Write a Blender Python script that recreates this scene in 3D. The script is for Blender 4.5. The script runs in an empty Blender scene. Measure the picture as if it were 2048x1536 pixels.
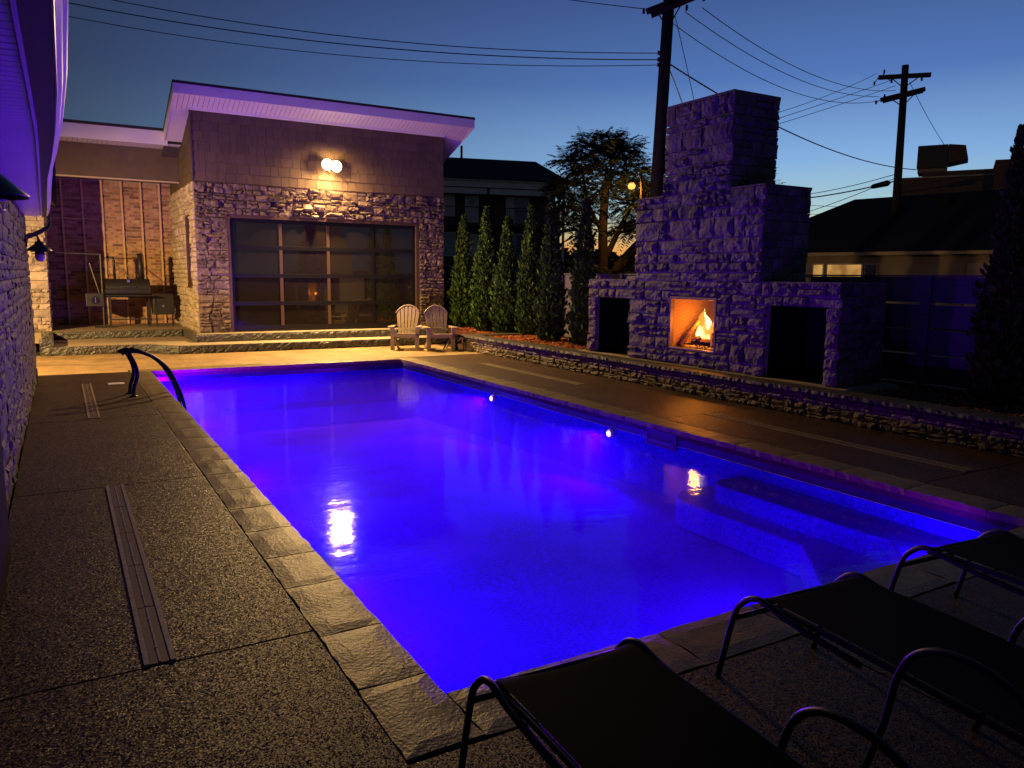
import bpy, bmesh, math, random
from mathutils import Matrix, Vector, noise
import numpy as np
rng = random.Random(7)
sc = bpy.context.scene
COL = sc.collection

# ------------------------------------------------------------------ camera
cd = bpy.data.cameras.new('camera'); cam = bpy.data.objects.new('camera', cd); COL.objects.link(cam)
Rx = (0.8638, -0.5036, 0.0104); Dn = (-0.0613, -0.1255, -0.9902); Fw = (0.5000, 0.8548, -0.1393)
cam.matrix_world = Matrix([[Rx[0], -Dn[0], -Fw[0], 0.0], [Rx[1], -Dn[1], -Fw[1], 0.0], [Rx[2], -Dn[2], -Fw[2], 1.65], [0, 0, 0, 1]])
cd.lens = 27.018; cd.sensor_width = 36; cd.clip_end = 3000; cd.clip_start = 0.02
sc.camera = cam
sc.view_settings.view_transform = 'Standard'; sc.view_settings.look = 'None'
sc.view_settings.gamma = 1; sc.view_settings.exposure = 0.0
try: sc.view_settings.use_curve_mapping = False
except Exception: pass
sc.cycles.max_bounces = 8; sc.cycles.diffuse_bounces = 4; sc.cycles.glossy_bounces = 3
sc.cycles.transparent_max_bounces = 12; sc.cycles.sample_clamp_indirect = 4.0
sc.cycles.use_denoising = True
sc.cycles.caustics_reflective = False

# ------------------------------------------------------------------ node helpers
def nd(nt, t, **kw):
    n = nt.nodes.new(t)
    for k, v in kw.items():
        if k.startswith('i_'):
            n.inputs[int(k[2:]) if k[2:].isdigit() else k[2:]].default_value = v
        else: setattr(n, k, v)
    return n
def lk(nt, a, b): nt.links.new(a, b)
def ramp(nt, stops, interp='LINEAR'):
    r = nt.nodes.new('ShaderNodeValToRGB'); cr = r.color_ramp; cr.interpolation = interp
    while len(cr.elements) > 1: cr.elements.remove(cr.elements[-1])
    cr.elements[0].position = stops[0][0]; cr.elements[0].color = (*stops[0][1], 1)
    for p, c in stops[1:]:
        e = cr.elements.new(p); e.color = (*c, 1)
    return r

# ------------------------------------------------------------------ dusk sky
w = bpy.data.worlds.new('World'); sc.world = w; w.use_nodes = True
nt = w.node_tree; bg = nt.nodes['Background']
tc = nd(nt, 'ShaderNodeTexCoord'); sep = nd(nt, 'ShaderNodeSeparateXYZ'); lk(nt, tc.outputs['Generated'], sep.inputs[0])
toward = ramp(nt, [(0.0, (.95, .30, .05)), (.035, (.90, .42, .10)), (.055, (.72, .60, .30)), (.082, (.40, .60, .62)),
                   (.14, (.23, .43, .74)), (.23, (.086, .185, .48)), (.33, (.048, .096, .28)), (.6, (.018, .045, .15)), (1, (.008, .018, .06))])
away = ramp(nt, [(0.0, (.075, .10, .14)), (.12, (.040, .062, .100)), (.22, (.027, .038, .075)), (.34, (.019, .025, .060)), (.6, (.012, .022, .07)), (1, (.006, .012, .045))])
lk(nt, sep.outputs[2], toward.inputs[0]); lk(nt, sep.outputs[2], away.inputs[0])
az = math.radians(37.0)
flat = nd(nt, 'ShaderNodeCombineXYZ'); lk(nt, sep.outputs[0], flat.inputs[0]); lk(nt, sep.outputs[1], flat.inputs[1])
nrm = nd(nt, 'ShaderNodeVectorMath', operation='NORMALIZE'); lk(nt, flat.outputs[0], nrm.inputs[0])
dot = nd(nt, 'ShaderNodeVectorMath', operation='DOT_PRODUCT'); lk(nt, nrm.outputs[0], dot.inputs[0]); dot.inputs[1].default_value = (math.cos(az), math.sin(az), 0)
mr = nd(nt, 'ShaderNodeMapRange', i_1=.52, i_2=1.0, i_3=0.0, i_4=1.0); lk(nt, dot.outputs['Value'], mr.inputs[0])
pw = nd(nt, 'ShaderNodeMath', operation='POWER', i_1=1.45); lk(nt, mr.outputs[0], pw.inputs[0])
mx = nd(nt, 'ShaderNodeMixRGB'); lk(nt, pw.outputs[0], mx.inputs[0]); lk(nt, away.outputs[0], mx.inputs[1]); lk(nt, toward.outputs[0], mx.inputs[2])
lk(nt, mx.outputs[0], bg.inputs[0]); bg.inputs[1].default_value = 1.0

# ------------------------------------------------------------------ lamps of the place and added fills
def light(name, kind, loc, energy, color, radius=.05, direction=None, cone=None, blend=.5):
    ld = bpy.data.lights.new(name, kind); ld.energy = energy; ld.color = color
    ld.shadow_soft_size = radius
    o = bpy.data.objects.new(name, ld); COL.objects.link(o); o.location = loc
    if direction is not None: o.rotation_euler = Vector(direction).to_track_quat('-Z', 'Y').to_euler()
    if kind == 'SPOT': ld.spot_size = math.radians(cone); ld.spot_blend = blend
    return o
WARM = (1.0, .60, .22)
FL = (5.56, 17.92, 4.12)                   # twin flood light on the pool house
light('flood_beam', 'SPOT', (5.42, 17.62, 4.10), 3300, WARM, .05, (-.30, -1, -1.7), 124, 1.0)
light('flood_beam', 'SPOT', (5.70, 17.62, 4.08), 2000, WARM, .05, (.45, -1, -1.25), 130, 1.0)
light('flood_spill', 'SPOT', (5.56, 17.70, 4.12), 620, (1.0, .55, .19), .10, (0, .85, -.6), 174, .9)
light('flood_glow', 'POINT', (5.56, 17.88, 3.98), 30, (1.0, .52, .17), .12)
light('wall_pack_beam', 'SPOT', (-3.5, 14.5, 2.45), 4200, (1.0, .58, .20), .10, (.63, .44, -.56), 124, .7)
BLUE = (.15, .0, 1.0)
POOL_LEDS_FILLS = [(5.66, 10.36, -.25, -1), (5.66, 7.37, -.25, -1), (1.29, 10.36, -.34, 1), (1.29, 7.37, -.34, 1), (1.29, 4.4, -.34, 1), (5.1, 2.70, -.26, 0), (1.29, 13.0, -.34, 1), (3.3, 2.80, -.50, 0)]  # the one by the steps and the far-left one are added fills
POWER = [600, 600, 290, 330, 200, 70, 950, 120]
for (lx, ly, lz, s), pwv in zip(POOL_LEDS_FILLS, POWER):
    light('pool_led_or_fill_beam', 'SPOT', (lx + s * .10, ly + (0 if s else .1), lz), pwv, BLUE, .05, (.75, .66, .15) if ly == 13.0 else (s, 0 if s else 1, .06), 118 if ly == 13.0 else 172, .5)  # far-left fill is aimed at the pool house eave to tint it
light('fire_glow', 'POINT', (8.16, 8.42, .98), 48, (1.0, .27, .02), .08)
light('street_glow', 'POINT', (16.3, 20.27, 4.60), 900, (1.0, .42, .06), .15)

# ------------------------------------------------------------------ materials
def principled(name, col, rough=.6, metal=0., spec=.5):
    m = bpy.data.materials.new(name); m.use_nodes = True
    b = m.node_tree.nodes['Principled BSDF']
    b.inputs['Base Color'].default_value = (*col, 1); b.inputs['Roughness'].default_value = rough
    b.inputs['Metallic'].default_value = metal; b.inputs['Specular IOR Level'].default_value = spec
    return m, m.node_tree, b
def varied(name, cols, rough=.7, scale=8., bump=.3, bdist=.02, bscale=20., spec=.4, mot=.35, stretch=(1, 1, 1), metal=0.):
    """colour per object / per island from a ramp, mottled by noise, with relief"""
    m, nt, b = principled(name, cols[0], rough, metal, spec)
    oi = nd(nt, 'ShaderNodeObjectInfo'); ge = nd(nt, 'ShaderNodeNewGeometry')
    ad = nd(nt, 'ShaderNodeMath', operation='ADD'); lk(nt, oi.outputs['Random'], ad.inputs[0]); lk(nt, ge.outputs['Random Per Island'], ad.inputs[1])
    fr = nd(nt, 'ShaderNodeMath', operation='FRACT'); lk(nt, ad.outputs[0], fr.inputs[0])
    r = ramp(nt, [(i / max(1, len(cols) - 1), c) for i, c in enumerate(cols)]); lk(nt, fr.outputs[0], r.inputs[0])
    mp = nd(nt, 'ShaderNodeMapping'); mp.inputs['Scale'].default_value = stretch
    lk(nt, ge.outputs['Position'], mp.inputs[0])
    n1 = nd(nt, 'ShaderNodeTexNoise'); n1.inputs['Scale'].default_value = scale; n1.inputs['Detail'].default_value = 5; lk(nt, mp.outputs[0], n1.inputs[0])
    v = nd(nt, 'ShaderNodeMapRange', i_1=.3, i_2=.7, i_3=1 - mot, i_4=1 + mot); lk(nt, n1.outputs[0], v.inputs[0])
    mul = nd(nt, 'ShaderNodeVectorMath', operation='SCALE'); lk(nt, r.outputs[0], mul.inputs[0]); lk(nt, v.outputs[0], mul.inputs['Scale'])
    lk(nt, mul.outputs[0], b.inputs['Base Color'])
    n2 = nd(nt, 'ShaderNodeTexNoise'); n2.inputs['Scale'].default_value = bscale; n2.inputs['Detail'].default_value = 6; lk(nt, mp.outputs[0], n2.inputs[0])
    bp = nd(nt, 'ShaderNodeBump', i_0=bump, i_1=bdist); lk(nt, n2.outputs[0], bp.inputs['Height']); lk(nt, bp.outputs[0], b.inputs['Normal'])
    return m
def emis(name, col, strength):
    m = bpy.data.materials.new(name); m.use_nodes = True; nt = m.node_tree; nt.nodes.clear()
    e = nd(nt, 'ShaderNodeEmission', i_0=(*col, 1), i_1=strength); o = nd(nt, 'ShaderNodeOutputMaterial'); lk(nt, e.outputs[0], o.inputs[0]); return m

M = {}
M['fire_stone'] = varied('fireplace_stone', [(.075, .062, .062), (.12, .095, .09), (.055, .046, .048), (.135, .105, .095), (.095, .068, .064)], .75, 7, 1.0, .03, 16, .35, .3)
M['house_stone'] = varied('ledge_stone', [(.10, .072, .058), (.155, .115, .085), (.075, .056, .046), (.18, .135, .10), (.125, .085, .07)], .7, 9, .9, .025, 22, .4, .3)
M['wall_stone'] = varied('retaining_stone', [(.10, .075, .055), (.145, .11, .08), (.075, .06, .045), (.165, .125, .09)], .75, 9, .8, .012, 24, .3, .35)
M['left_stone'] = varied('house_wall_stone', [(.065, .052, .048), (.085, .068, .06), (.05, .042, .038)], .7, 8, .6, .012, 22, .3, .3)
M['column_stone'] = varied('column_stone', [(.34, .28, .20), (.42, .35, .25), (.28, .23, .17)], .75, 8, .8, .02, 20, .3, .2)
M['pale_mortar'] = varied('pale_mortar', [(.30, .27, .26)], .9, 20, .4, .006, 60, .2, .2)
M['mortar'] = varied('mortar', [(.085, .075, .07), (.075, .065, .06)], .9, 20, .5, .01, 60, .2, .2)
M['cap'] = varied('bluestone_cap', [(.048, .045, .036), (.06, .055, .042)], .6, 6, .4, .01, 30, .15, .3)
M['riser'] = varied('rock_face_riser', [(.045, .045, .04), (.06, .06, .05)], .45, 10, 1.0, .03, 22, .6, .3)
M['tread'] = varied('sand_finish_tread', [(.30, .24, .16), (.33, .26, .17)], .8, 5, .3, .004, 150, .3, .15)
M['shake'] = varied('cedar_look_shake', [(.105, .076, .055), (.125, .09, .064), (.092, .067, .05), (.115, .085, .06)], .7, 6, .5, .006, 60, .3, .14, (6, 6, 1))
M['siding'] = varied('taupe_siding', [(.10, .075, .05)], .7, 5, .2, .004, 40, .3, .12)
M['brick'] = varied('red_brick', [(.36, .20, .12), (.42, .24, .14), (.16, .075, .05), (.30, .15, .09), (.46, .28, .17), (.13, .06, .045)], .8, 14, .5, .006, 60, .3, .22)
M['brick_mortar'] = varied('brick_mortar', [(.34, .26, .18)], .9, 20, .4, .005, 80, .2, .15)
M['wood'] = varied('wood_batten', [(.55, .38, .20), (.50, .34, .18)], .65, 8, .3, .003, 40, .3, .15, (8, 8, 1))
M['fascia'] = varied('white_fascia', [(.74, .72, .74)], .45, 2, .08, .002, 20, .5, .05)
M['drip'] = principled('dark_drip_edge', (.035, .030, .03), .45)[0]
M['shingle'] = varied('roof_shingle', [(.010, .009, .009), (.015, .013, .012), (.008, .008, .008)], .95, 30, .5, .01, 60, .2, .3)
M['bronze'] = principled('bronze_frame', (.10, .062, .042), .42, .3)[0]
M['darkmetal'] = principled('black_metal', (.012, .012, .014), .35, .4)[0]
M['grill'] = varied('grill_steel', [(.014, .013, .014)], .5, 12, .1, .002, 50, .5, .2)
M['tube'] = principled('black_powder_coated_tube', (.008, .007, .008), .42, .0, .22)[0]
M['steel'] = principled('brushed_steel', (.5, .5, .5), .3, 1.)[0]
M['sling'] = varied('black_mesh_sling', [(.006, .005, .005)], .8, 60, .3, .001, 400, .05, .2)
M['gutter'] = principled('white_gutter', (.66, .62, .62), .32, .0, .5)[0]
M['chair'] = varied('resin_tan', [(.20, .155, .095), (.22, .17, .105), (.19, .145, .09)], .55, 9, .15, .002, 60, .4, .08)
M['coping'] = varied('coping_stone', [(.155, .118, .052), (.19, .145, .066), (.135, .104, .046), (.17, .13, .06)], .45, 14, .55, .008, 60, .35, .22)
M['mulch'] = varied('red_mulch', [(.30, .075, .025), (.42, .12, .035), (.20, .05, .02), (.50, .17, .06)], .8, 20, .4, .004, 80, .2, .3)
M['soil'] = varied('mulch_bed', [(.10, .035, .02)], .9, 30, 1.0, .02, 50, .2, .5)
M['fence'] = varied('dark_fence', [(.085, .075, .09), (.10, .088, .105), (.075, .066, .08)], .5, 6, .2, .003, 40, .4, .15, (6, 1, 6))
M['pole'] = varied('creosote_pole', [(.035, .026, .02)], .85, 6, .5, .01, 30, .2, .3, (5, 5, .6))
M['wire'] = principled('wire', (.012, .012, .014), .6)[0]
M['bark'] = varied('bark', [(.028, .021, .016)], .9, 6, .8, .03, 18, .2, .35, (4, 4, .8))
M['leaf_dark'] = varied('tree_leaf', [(.035, .050, .022), (.045, .060, .025), (.028, .04, .02)], .6, 10, .0, .001, 10, .3, .2)
M['cedar'] = varied('arborvitae', [(.055, .11, .014), (.08, .145, .018), (.03, .07, .012), (.045, .09, .012)], .7, 12, .0, .001, 10, .04, .25)
M['cream'] = varied('cream_wall', [(.27, .22, .16)], .8, 3, .1, .003, 20, .3, .1)
M['trimcream'] = varied('cream_trim', [(.46, .38, .26)], .7, 3, .1, .003, 20, .3, .08)
M['apt_brick'] = varied('apartment_brick', [(.13, .06, .045)], .85, 6, .4, .01, 30, .2, .25)
M['apt_trim'] = varied('apartment_cream_trim', [(.78, .68, .48)], .7, 3, .1, .003, 20, .3, .08)
M['apt_curtain'] = principled('apartment_blind', (.75, .66, .50), .7)[0]
M['apt_pane'] = principled('dark_window', (.06, .06, .07), .12, 0, .8)[0]
M['curtain'] = principled('window_blind', (.36, .30, .22), .7)[0]
M['parapet'] = varied('brown_masonry', [(.12, .075, .05)], .85, 5, .3, .01, 20, .2, .2)
M['ground'] = varied('dark_yard_ground', [(.035, .035, .03)], .95, .5, .4, .02, 8, .2, .4)
M['glass_bulb'] = principled('lantern_glass', (.5, .48, .5), .06, 0, .9)[0]
M['firebrick'] = None
M['flood'] = emis('flood_lens', (1.0, .72, .30), 30)
M['led'] = emis('pool_light_lens', (.62, .25, 1.0), 14)
M['street'] = emis('street_lamp_bulb', (1.0, .56, .12), 1.5)
M['flame_core'] = emis('flame_core', (1.0, .80, .36), 5.0)
M['flame_outer'] = emis('flame_edge', (1.0, .40, .05), 1.7)
def flame_mat(name, col, st, p):
    m = bpy.data.materials.new(name); m.use_nodes = True; nt = m.node_tree; nt.nodes.clear()
    e = nd(nt, 'ShaderNodeEmission', i_0=(*col, 1), i_1=st); t = nd(nt, 'ShaderNodeBsdfTransparent'); lw = nd(nt, 'ShaderNodeLayerWeight', i_0=.5)
    iv = nd(nt, 'ShaderNodeMath', operation='POWER', i_1=p); lk(nt, lw.outputs['Facing'], iv.inputs[0])
    mx = nd(nt, 'ShaderNodeMixShader'); lk(nt, iv.outputs[0], mx.inputs[0]); lk(nt, e.outputs[0], mx.inputs[1]); lk(nt, t.outputs[0], mx.inputs[2])
    o = nd(nt, 'ShaderNodeOutputMaterial'); lk(nt, mx.outputs[0], o.inputs[0]); return m
M['flame_core'] = flame_mat('flame_core_soft', (1.0, .72, .28), 3.2, 1.3); M['flame_outer'] = flame_mat('flame_edge_soft', (1.0, .36, .04), 1.2, .8)
M['ember'] = emis('ember', (1.0, .26, .04), 1.4)
M['lit'] = None

def mat_deck(name, c, c2, rough):
    m, nt, b = principled(name, c, rough, 0, .28)
    ge = nd(nt, 'ShaderNodeNewGeometry')
    vo = nd(nt, 'ShaderNodeTexVoronoi'); vo.inputs['Scale'].default_value = 185; lk(nt, ge.outputs['Position'], vo.inputs['Vector'])
    bw = nd(nt, 'ShaderNodeSeparateColor'); lk(nt, vo.outputs['Color'], bw.inputs[0])
    r = ramp(nt, [(0, tuple(x * .72 for x in c)), (.5, c), (.85, c2), (1, tuple(min(1, x * 2.2) for x in c2))]); lk(nt, bw.outputs[0], r.inputs[0])
    n1 = nd(nt, 'ShaderNodeTexNoise'); n1.inputs['Scale'].default_value = 1.5; n1.inputs['Detail'].default_value = 8; n1.inputs['Roughness'].default_value = .65; lk(nt, ge.outputs['Position'], n1.inputs[0])
    v = nd(nt, 'ShaderNodeMapRange', i_1=.33, i_2=.67, i_3=.58, i_4=1.3); lk(nt, n1.outputs[0], v.inputs[0])
    mul = nd(nt, 'ShaderNodeVectorMath', operation='SCALE'); lk(nt, r.outputs[0], mul.inputs[0]); lk(nt, v.outputs[0], mul.inputs['Scale']); lk(nt, mul.outputs[0], b.inputs['Base Color'])
    # each pebble has its own tilt, so some of them glint
    sub = nd(nt, 'ShaderNodeVectorMath', operation='SUBTRACT'); lk(nt, vo.outputs['Color'], sub.inputs[0]); sub.inputs[1].default_value = (.5, .5, .5)
    sca = nd(nt, 'ShaderNodeVectorMath', operation='SCALE'); sca.inputs['Scale'].default_value = .62; lk(nt, sub.outputs[0], sca.inputs[0])
    add = nd(nt, 'ShaderNodeVectorMath', operation='ADD'); lk(nt, sca.outputs[0], add.inputs[0]); lk(nt, ge.outputs['Normal'], add.inputs[1])
    nn = nd(nt, 'ShaderNodeVectorMath', operation='NORMALIZE'); lk(nt, add.outputs[0], nn.inputs[0])
    bp = nd(nt, 'ShaderNodeBump', i_0=.4, i_1=.002); bp.invert = True
    lk(nt, vo.outputs['Distance'], bp.inputs['Height']); lk(nt, nn.outputs[0], bp.inputs['Normal']); lk(nt, bp.outputs[0], b.inputs['Normal'])
    rr = nd(nt, 'ShaderNodeMapRange', i_1=0, i_2=1, i_3=rough - .14, i_4=rough + .3); lk(nt, bw.outputs[1], rr.inputs[0]); lk(nt, rr.outputs[0], b.inputs['Roughness'])
    return m
M['doorblack'] = principled('black_door', (.008, .007, .008), .85, 0, .08)[0]
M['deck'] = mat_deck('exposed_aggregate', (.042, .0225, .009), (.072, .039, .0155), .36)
M['deckfar_lit'] = mat_deck('aggregate_lit_far', (.22, .15, .065), (.28, .19, .09), .6)  # paler copy of the deck, lamplight on the far slabs put into its colour

# fireplace lining: diagonal firebrick courses
m, nt, b = principled('herringbone_firebrick', (.62, .42, .24), .8)
ge = nd(nt, 'ShaderNodeNewGeometry'); mp = nd(nt, 'ShaderNodeMapping'); mp.inputs['Rotation'].default_value = (math.radians(45), 0, 0)
lk(nt, ge.outputs['Position'], mp.inputs[0]); sx = nd(nt, 'ShaderNodeSeparateXYZ'); lk(nt, mp.outputs[0], sx.inputs[0])
wv = nd(nt, 'ShaderNodeMath', operation='MULTIPLY', i_1=26.0); lk(nt, sx.outputs[2], wv.inputs[0])
fr = nd(nt, 'ShaderNodeMath', operation='FRACT'); lk(nt, wv.outputs[0], fr.inputs[0])
rp = ramp(nt, [(0, (.16, .07, .01)), (.16, (.36, .21, .03)), (1, (.40, .24, .035))]); lk(nt, fr.outputs[0], rp.inputs[0]); lk(nt, rp.outputs[0], b.inputs['Base Color'])
bp = nd(nt, 'ShaderNodeBump', i_0=.5, i_1=.004); lk(nt, fr.outputs[0], bp.inputs['Height']); lk(nt, bp.outputs[0], b.inputs['Normal'])
M['firebrick'] = m

# lit interior seen through small neighbour windows
m = bpy.data.materials.new('lit_window'); m.use_nodes = True; nt = m.node_tree; nt.nodes.clear()
ge = nd(nt, 'ShaderNodeNewGeometry'); n1 = nd(nt, 'ShaderNodeTexNoise'); n1.inputs['Scale'].default_value = 1.3; lk(nt, ge.outputs['Position'], n1.inputs[0])
rp = ramp(nt, [(.35, (.30, .13, .03)), (.6, (.95, .50, .14)), (.8, (1, .62, .22))]); lk(nt, n1.outputs[0], rp.inputs[0])
e = nd(nt, 'ShaderNodeEmission', i_1=.55); lk(nt, rp.outputs[0], e.inputs[0]); o = nd(nt, 'ShaderNodeOutputMaterial'); lk(nt, e.outputs[0], o.inputs[0]); M['lit'] = m

# garage door glass: dark room behind, reflective front
m, nt, b = principled('dark_tinted_glass', (.014, .011, .010), .03, 0, 1.0)
b.inputs['IOR'].default_value = 1.5
ge = nd(nt, 'ShaderNodeNewGeometry'); n1 = nd(nt, 'ShaderNodeTexNoise'); n1.inputs['Scale'].default_value = 1.6; lk(nt, ge.outputs['Position'], n1.inputs[0])
bp = nd(nt, 'ShaderNodeBump', i_0=.05, i_1=.01); lk(nt, n1.outputs[0], bp.inputs['Height']); lk(nt, bp.outputs[0], b.inputs['Normal'])
M['glass'] = m

# water: Schlick mix of clear transmission and mirror, rippled
m = bpy.data.materials.new('pool_water'); m.use_nodes = True; nt = m.node_tree; nt.nodes.clear()
ge = nd(nt, 'ShaderNodeNewGeometry')
n1 = nd(nt, 'ShaderNodeTexNoise'); n1.inputs['Scale'].default_value = 3.2; n1.inputs['Detail'].default_value = 3
mp = nd(nt, 'ShaderNodeMapping'); mp.inputs['Scale'].default_value = (1.0, 1.7, 1); mp.inputs['Rotation'].default_value = (0, 0, .5)
lk(nt, ge.outputs['Position'], mp.inputs[0]); lk(nt, mp.outputs[0], n1.inputs[0])
n2 = nd(nt, 'ShaderNodeTexNoise'); n2.inputs['Scale'].default_value = 19; n2.inputs['Detail'].default_value = 2; lk(nt, mp.outputs[0], n2.inputs[0])
b1 = nd(nt, 'ShaderNodeBump', i_0=.13, i_1=.02); lk(nt, n1.outputs[0], b1.inputs['Height'])
b2 = nd(nt, 'ShaderNodeBump', i_0=.10, i_1=.004); lk(nt, n2.outputs[0], b2.inputs['Height']); lk(nt, b1.outputs[0], b2.inputs['Normal'])
gl = nd(nt, 'ShaderNodeBsdfGlossy', i_1=.05); lk(nt, b2.outputs[0], gl.inputs['Normal'])
tr = nd(nt, 'ShaderNodeBsdfTransparent', i_0=(.97, .97, 1, 1))
dt = nd(nt, 'ShaderNodeVectorMath', operation='DOT_PRODUCT'); lk(nt, ge.outputs['Incoming'], dt.inputs[0]); lk(nt, ge.outputs['Normal'], dt.inputs[1])
ab = nd(nt, 'ShaderNodeMath', operation='ABSOLUTE'); lk(nt, dt.outputs['Value'], ab.inputs[0])
iv = nd(nt, 'ShaderNodeMath', operation='SUBTRACT', i_0=1.0); lk(nt, ab.outputs[0], iv.inputs[1])
p5 = nd(nt, 'ShaderNodeMath', operation='POWER', i_1=5.0); lk(nt, iv.outputs[0], p5.inputs[0])
ma = nd(nt, 'ShaderNodeMath', operation='MULTIPLY_ADD', i_1=.42, i_2=.018); lk(nt, p5.outputs[0], ma.inputs[0])
ms = nd(nt, 'ShaderNodeMixShader'); lk(nt, ma.outputs[0], ms.inputs[0]); lk(nt, tr.outputs[0], ms.inputs[1]); lk(nt, gl.outputs[0], ms.inputs[2])
o = nd(nt, 'ShaderNodeOutputMaterial'); lk(nt, ms.outputs[0], o.inputs[0])
vs_ = nd(nt, 'ShaderNodeVolumeScatter', i_0=(.10, .02, 1, 1), i_1=.24); lk(nt, vs_.outputs[0], o.inputs['Volume']); M['water'] = m

# pool shell: speckled gel coat
m, nt, b = principled('speckled_pool_shell', (.03, .05, .6), .8, 0, .0)
ge = nd(nt, 'ShaderNodeNewGeometry'); n1 = nd(nt, 'ShaderNodeTexNoise'); n1.inputs['Scale'].default_value = 42; n1.inputs['Detail'].default_value = 3; lk(nt, ge.outputs['Position'], n1.inputs[0])
n2 = nd(nt, 'ShaderNodeTexNoise'); n2.inputs['Scale'].default_value = 1.1; n2.inputs['Detail'].default_value = 4; lk(nt, ge.outputs['Position'], n2.inputs[0])
v1 = nd(nt, 'ShaderNodeMapRange', i_1=.35, i_2=.65, i_3=.62, i_4=1.2); lk(nt, n1.outputs[0], v1.inputs[0])
v2 = nd(nt, 'ShaderNodeMapRange', i_1=.35, i_2=.65, i_3=.75, i_4=1.15); lk(nt, n2.outputs[0], v2.inputs[0])
mu = nd(nt, 'ShaderNodeMath', operation='MULTIPLY'); lk(nt, v1.outputs[0], mu.inputs[0]); lk(nt, v2.outputs[0], mu.inputs[1])
cc = nd(nt, 'ShaderNodeVectorMath', operation='SCALE'); cc.inputs[0].default_value = (.035, .005, .88); lk(nt, mu.outputs[0], cc.inputs['Scale']); lk(nt, cc.outputs[0], b.inputs['Base Color'])
M['shell'] = m
M['shadeband'] = varied('shaded_waterline_wall', [(.012, .014, .10)], .3, 6, .2, .003, 30, .5, .2)  # wall above the water, shade under the coping put into its dark colour

# ------------------------------------------------------------------ mesh helpers
class MB:
    def __init__(s): s.v = []; s.f = []
    def add(s, vs, fs):
        o = len(s.v); s.v += [tuple(v) for v in vs]; s.f += [tuple(i + o for i in f) for f in fs]; return s
    def box(s, x0, y0, z0, x1, y1, z1):
        return s.add([(x0, y0, z0), (x1, y0, z0), (x1, y1, z0), (x0, y1, z0), (x0, y0, z1), (x1, y0, z1), (x1, y1, z1), (x0, y1, z1)],
                     [(0, 3, 2, 1), (4, 5, 6, 7), (0, 1, 5, 4), (1, 2, 6, 5), (2, 3, 7, 6), (3, 0, 4, 7)])
    def bar(s, a, b, w, h, up=(0, 0, 1)):
        a = Vector(a); b = Vector(b); d = (b - a).normalized(); upv = Vector(up)
        if abs(d.dot(upv)) > .98: upv = Vector((1, 0, 0))
        x = d.cross(upv).normalized() * (w / 2); y = x.cross(d).normalized() * (h / 2)
        return s.add([a - x - y, a + x - y, a + x + y, a - x + y, b - x - y, b + x - y, b + x + y, b - x + y],
                     [(0, 3, 2, 1), (4, 5, 6, 7), (0, 1, 5, 4), (1, 2, 6, 5), (2, 3, 7, 6), (3, 0, 4, 7)])
    def tube(s, pts, r, n=10, caps=True):
        pts = [Vector(p) for p in pts]; rs = r if isinstance(r, (list, tuple)) else [r] * len(pts)
        vs = []; prev = None
        for i, p in enumerate(pts):
            d = (pts[min(i + 1, len(pts) - 1)] - pts[max(i - 1, 0)]).normalized()
            if prev is None:
                up = Vector((0, 0, 1)) if abs(d.z) < .9 else Vector((1, 0, 0)); x = d.cross(up).normalized()
            else: x = (prev - d * prev.dot(d)).normalized()
            prev = x; y = d.cross(x)
            for k in range(n):
                a = 2 * math.pi * k / n; vs.append(p + (x * math.cos(a) + y * math.sin(a)) * rs[i])
        fs = []
        for i in range(len(pts) - 1):
            for k in range(n): fs.append((i * n + k, i * n + (k + 1) % n, (i + 1) * n + (k + 1) % n, (i + 1) * n + k))
        if caps: fs.append(tuple(range(n))[::-1]); fs.append(tuple((len(pts) - 1) * n + k for k in range(n)))
        return s.add(vs, fs)
    def lathe(s, c, prof, n=20, axis='z'):
        vs = []; fs = []; c = Vector(c)
        for r, h in prof:
            for k in range(n):
                a = 2 * math.pi * k / n; u, v = r * math.cos(a), r * math.sin(a)
                vs.append(c + (Vector((u, v, h)) if axis == 'z' else Vector((u, h, v)) if axis == 'y' else Vector((h, u, v))))
        for i in range(len(prof) - 1):
            for k in range(n): fs.append((i * n + k, i * n + (k + 1) % n, (i + 1) * n + (k + 1) % n, (i + 1) * n + k))
        fs.append(tuple(range(n))[::-1]); fs.append(tuple((len(prof) - 1) * n + k for k in range(n)))
        return s.add(vs, fs)
    def prism(s, poly, z0, z1):
        n = len(poly)
        return s.add([(x, y, z0) for x, y in poly] + [(x, y, z1) for x, y in poly],
                     [tuple(range(n))[::-1], tuple(range(n, 2 * n))] + [(i, (i + 1) % n, n + (i + 1) % n, n + i) for i in range(n)])
    def quad(s, *p): return s.add(p, [tuple(range(len(p)))])
    def mesh(s, name, mat, smooth=False):
        me = bpy.data.meshes.new(name); me.from_pydata(s.v, [], s.f); me.update()
        bm = bmesh.new(); bm.from_mesh(me); bmesh.ops.recalc_face_normals(bm, faces=bm.faces); bm.to_mesh(me); bm.free()
        if mat: me.materials.append(mat)
        if smooth: me.shade_smooth()
        return me
    def build(s, name, mat, parent=None, smooth=False, bevel=0, label=None, kind=None):
        return link(name, s.mesh(name, mat, smooth), parent, bevel, label, kind)
PLOC = {}
def link(name, me, parent=None, bevel=0, label=None, kind=None, M4=None):
    o = bpy.data.objects.new(name, me); COL.objects.link(o)
    if parent is not None:
        o.parent = parent
        o.matrix_parent_inverse = PLOC.get(root_of(parent).name, Matrix.Identity(4)) if parent.type == 'EMPTY' else Matrix.Identity(4)
    if M4 is not None: o.matrix_basis = M4
    if bevel:
        b = o.modifiers.new('bevel', 'BEVEL'); b.width = bevel; b.segments = 2; b.limit_method = 'ANGLE'
    if label: o['label'] = label
    if kind: o['kind'] = kind
    return o
def root_of(o):
    while o.parent: o = o.parent
    return o
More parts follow.
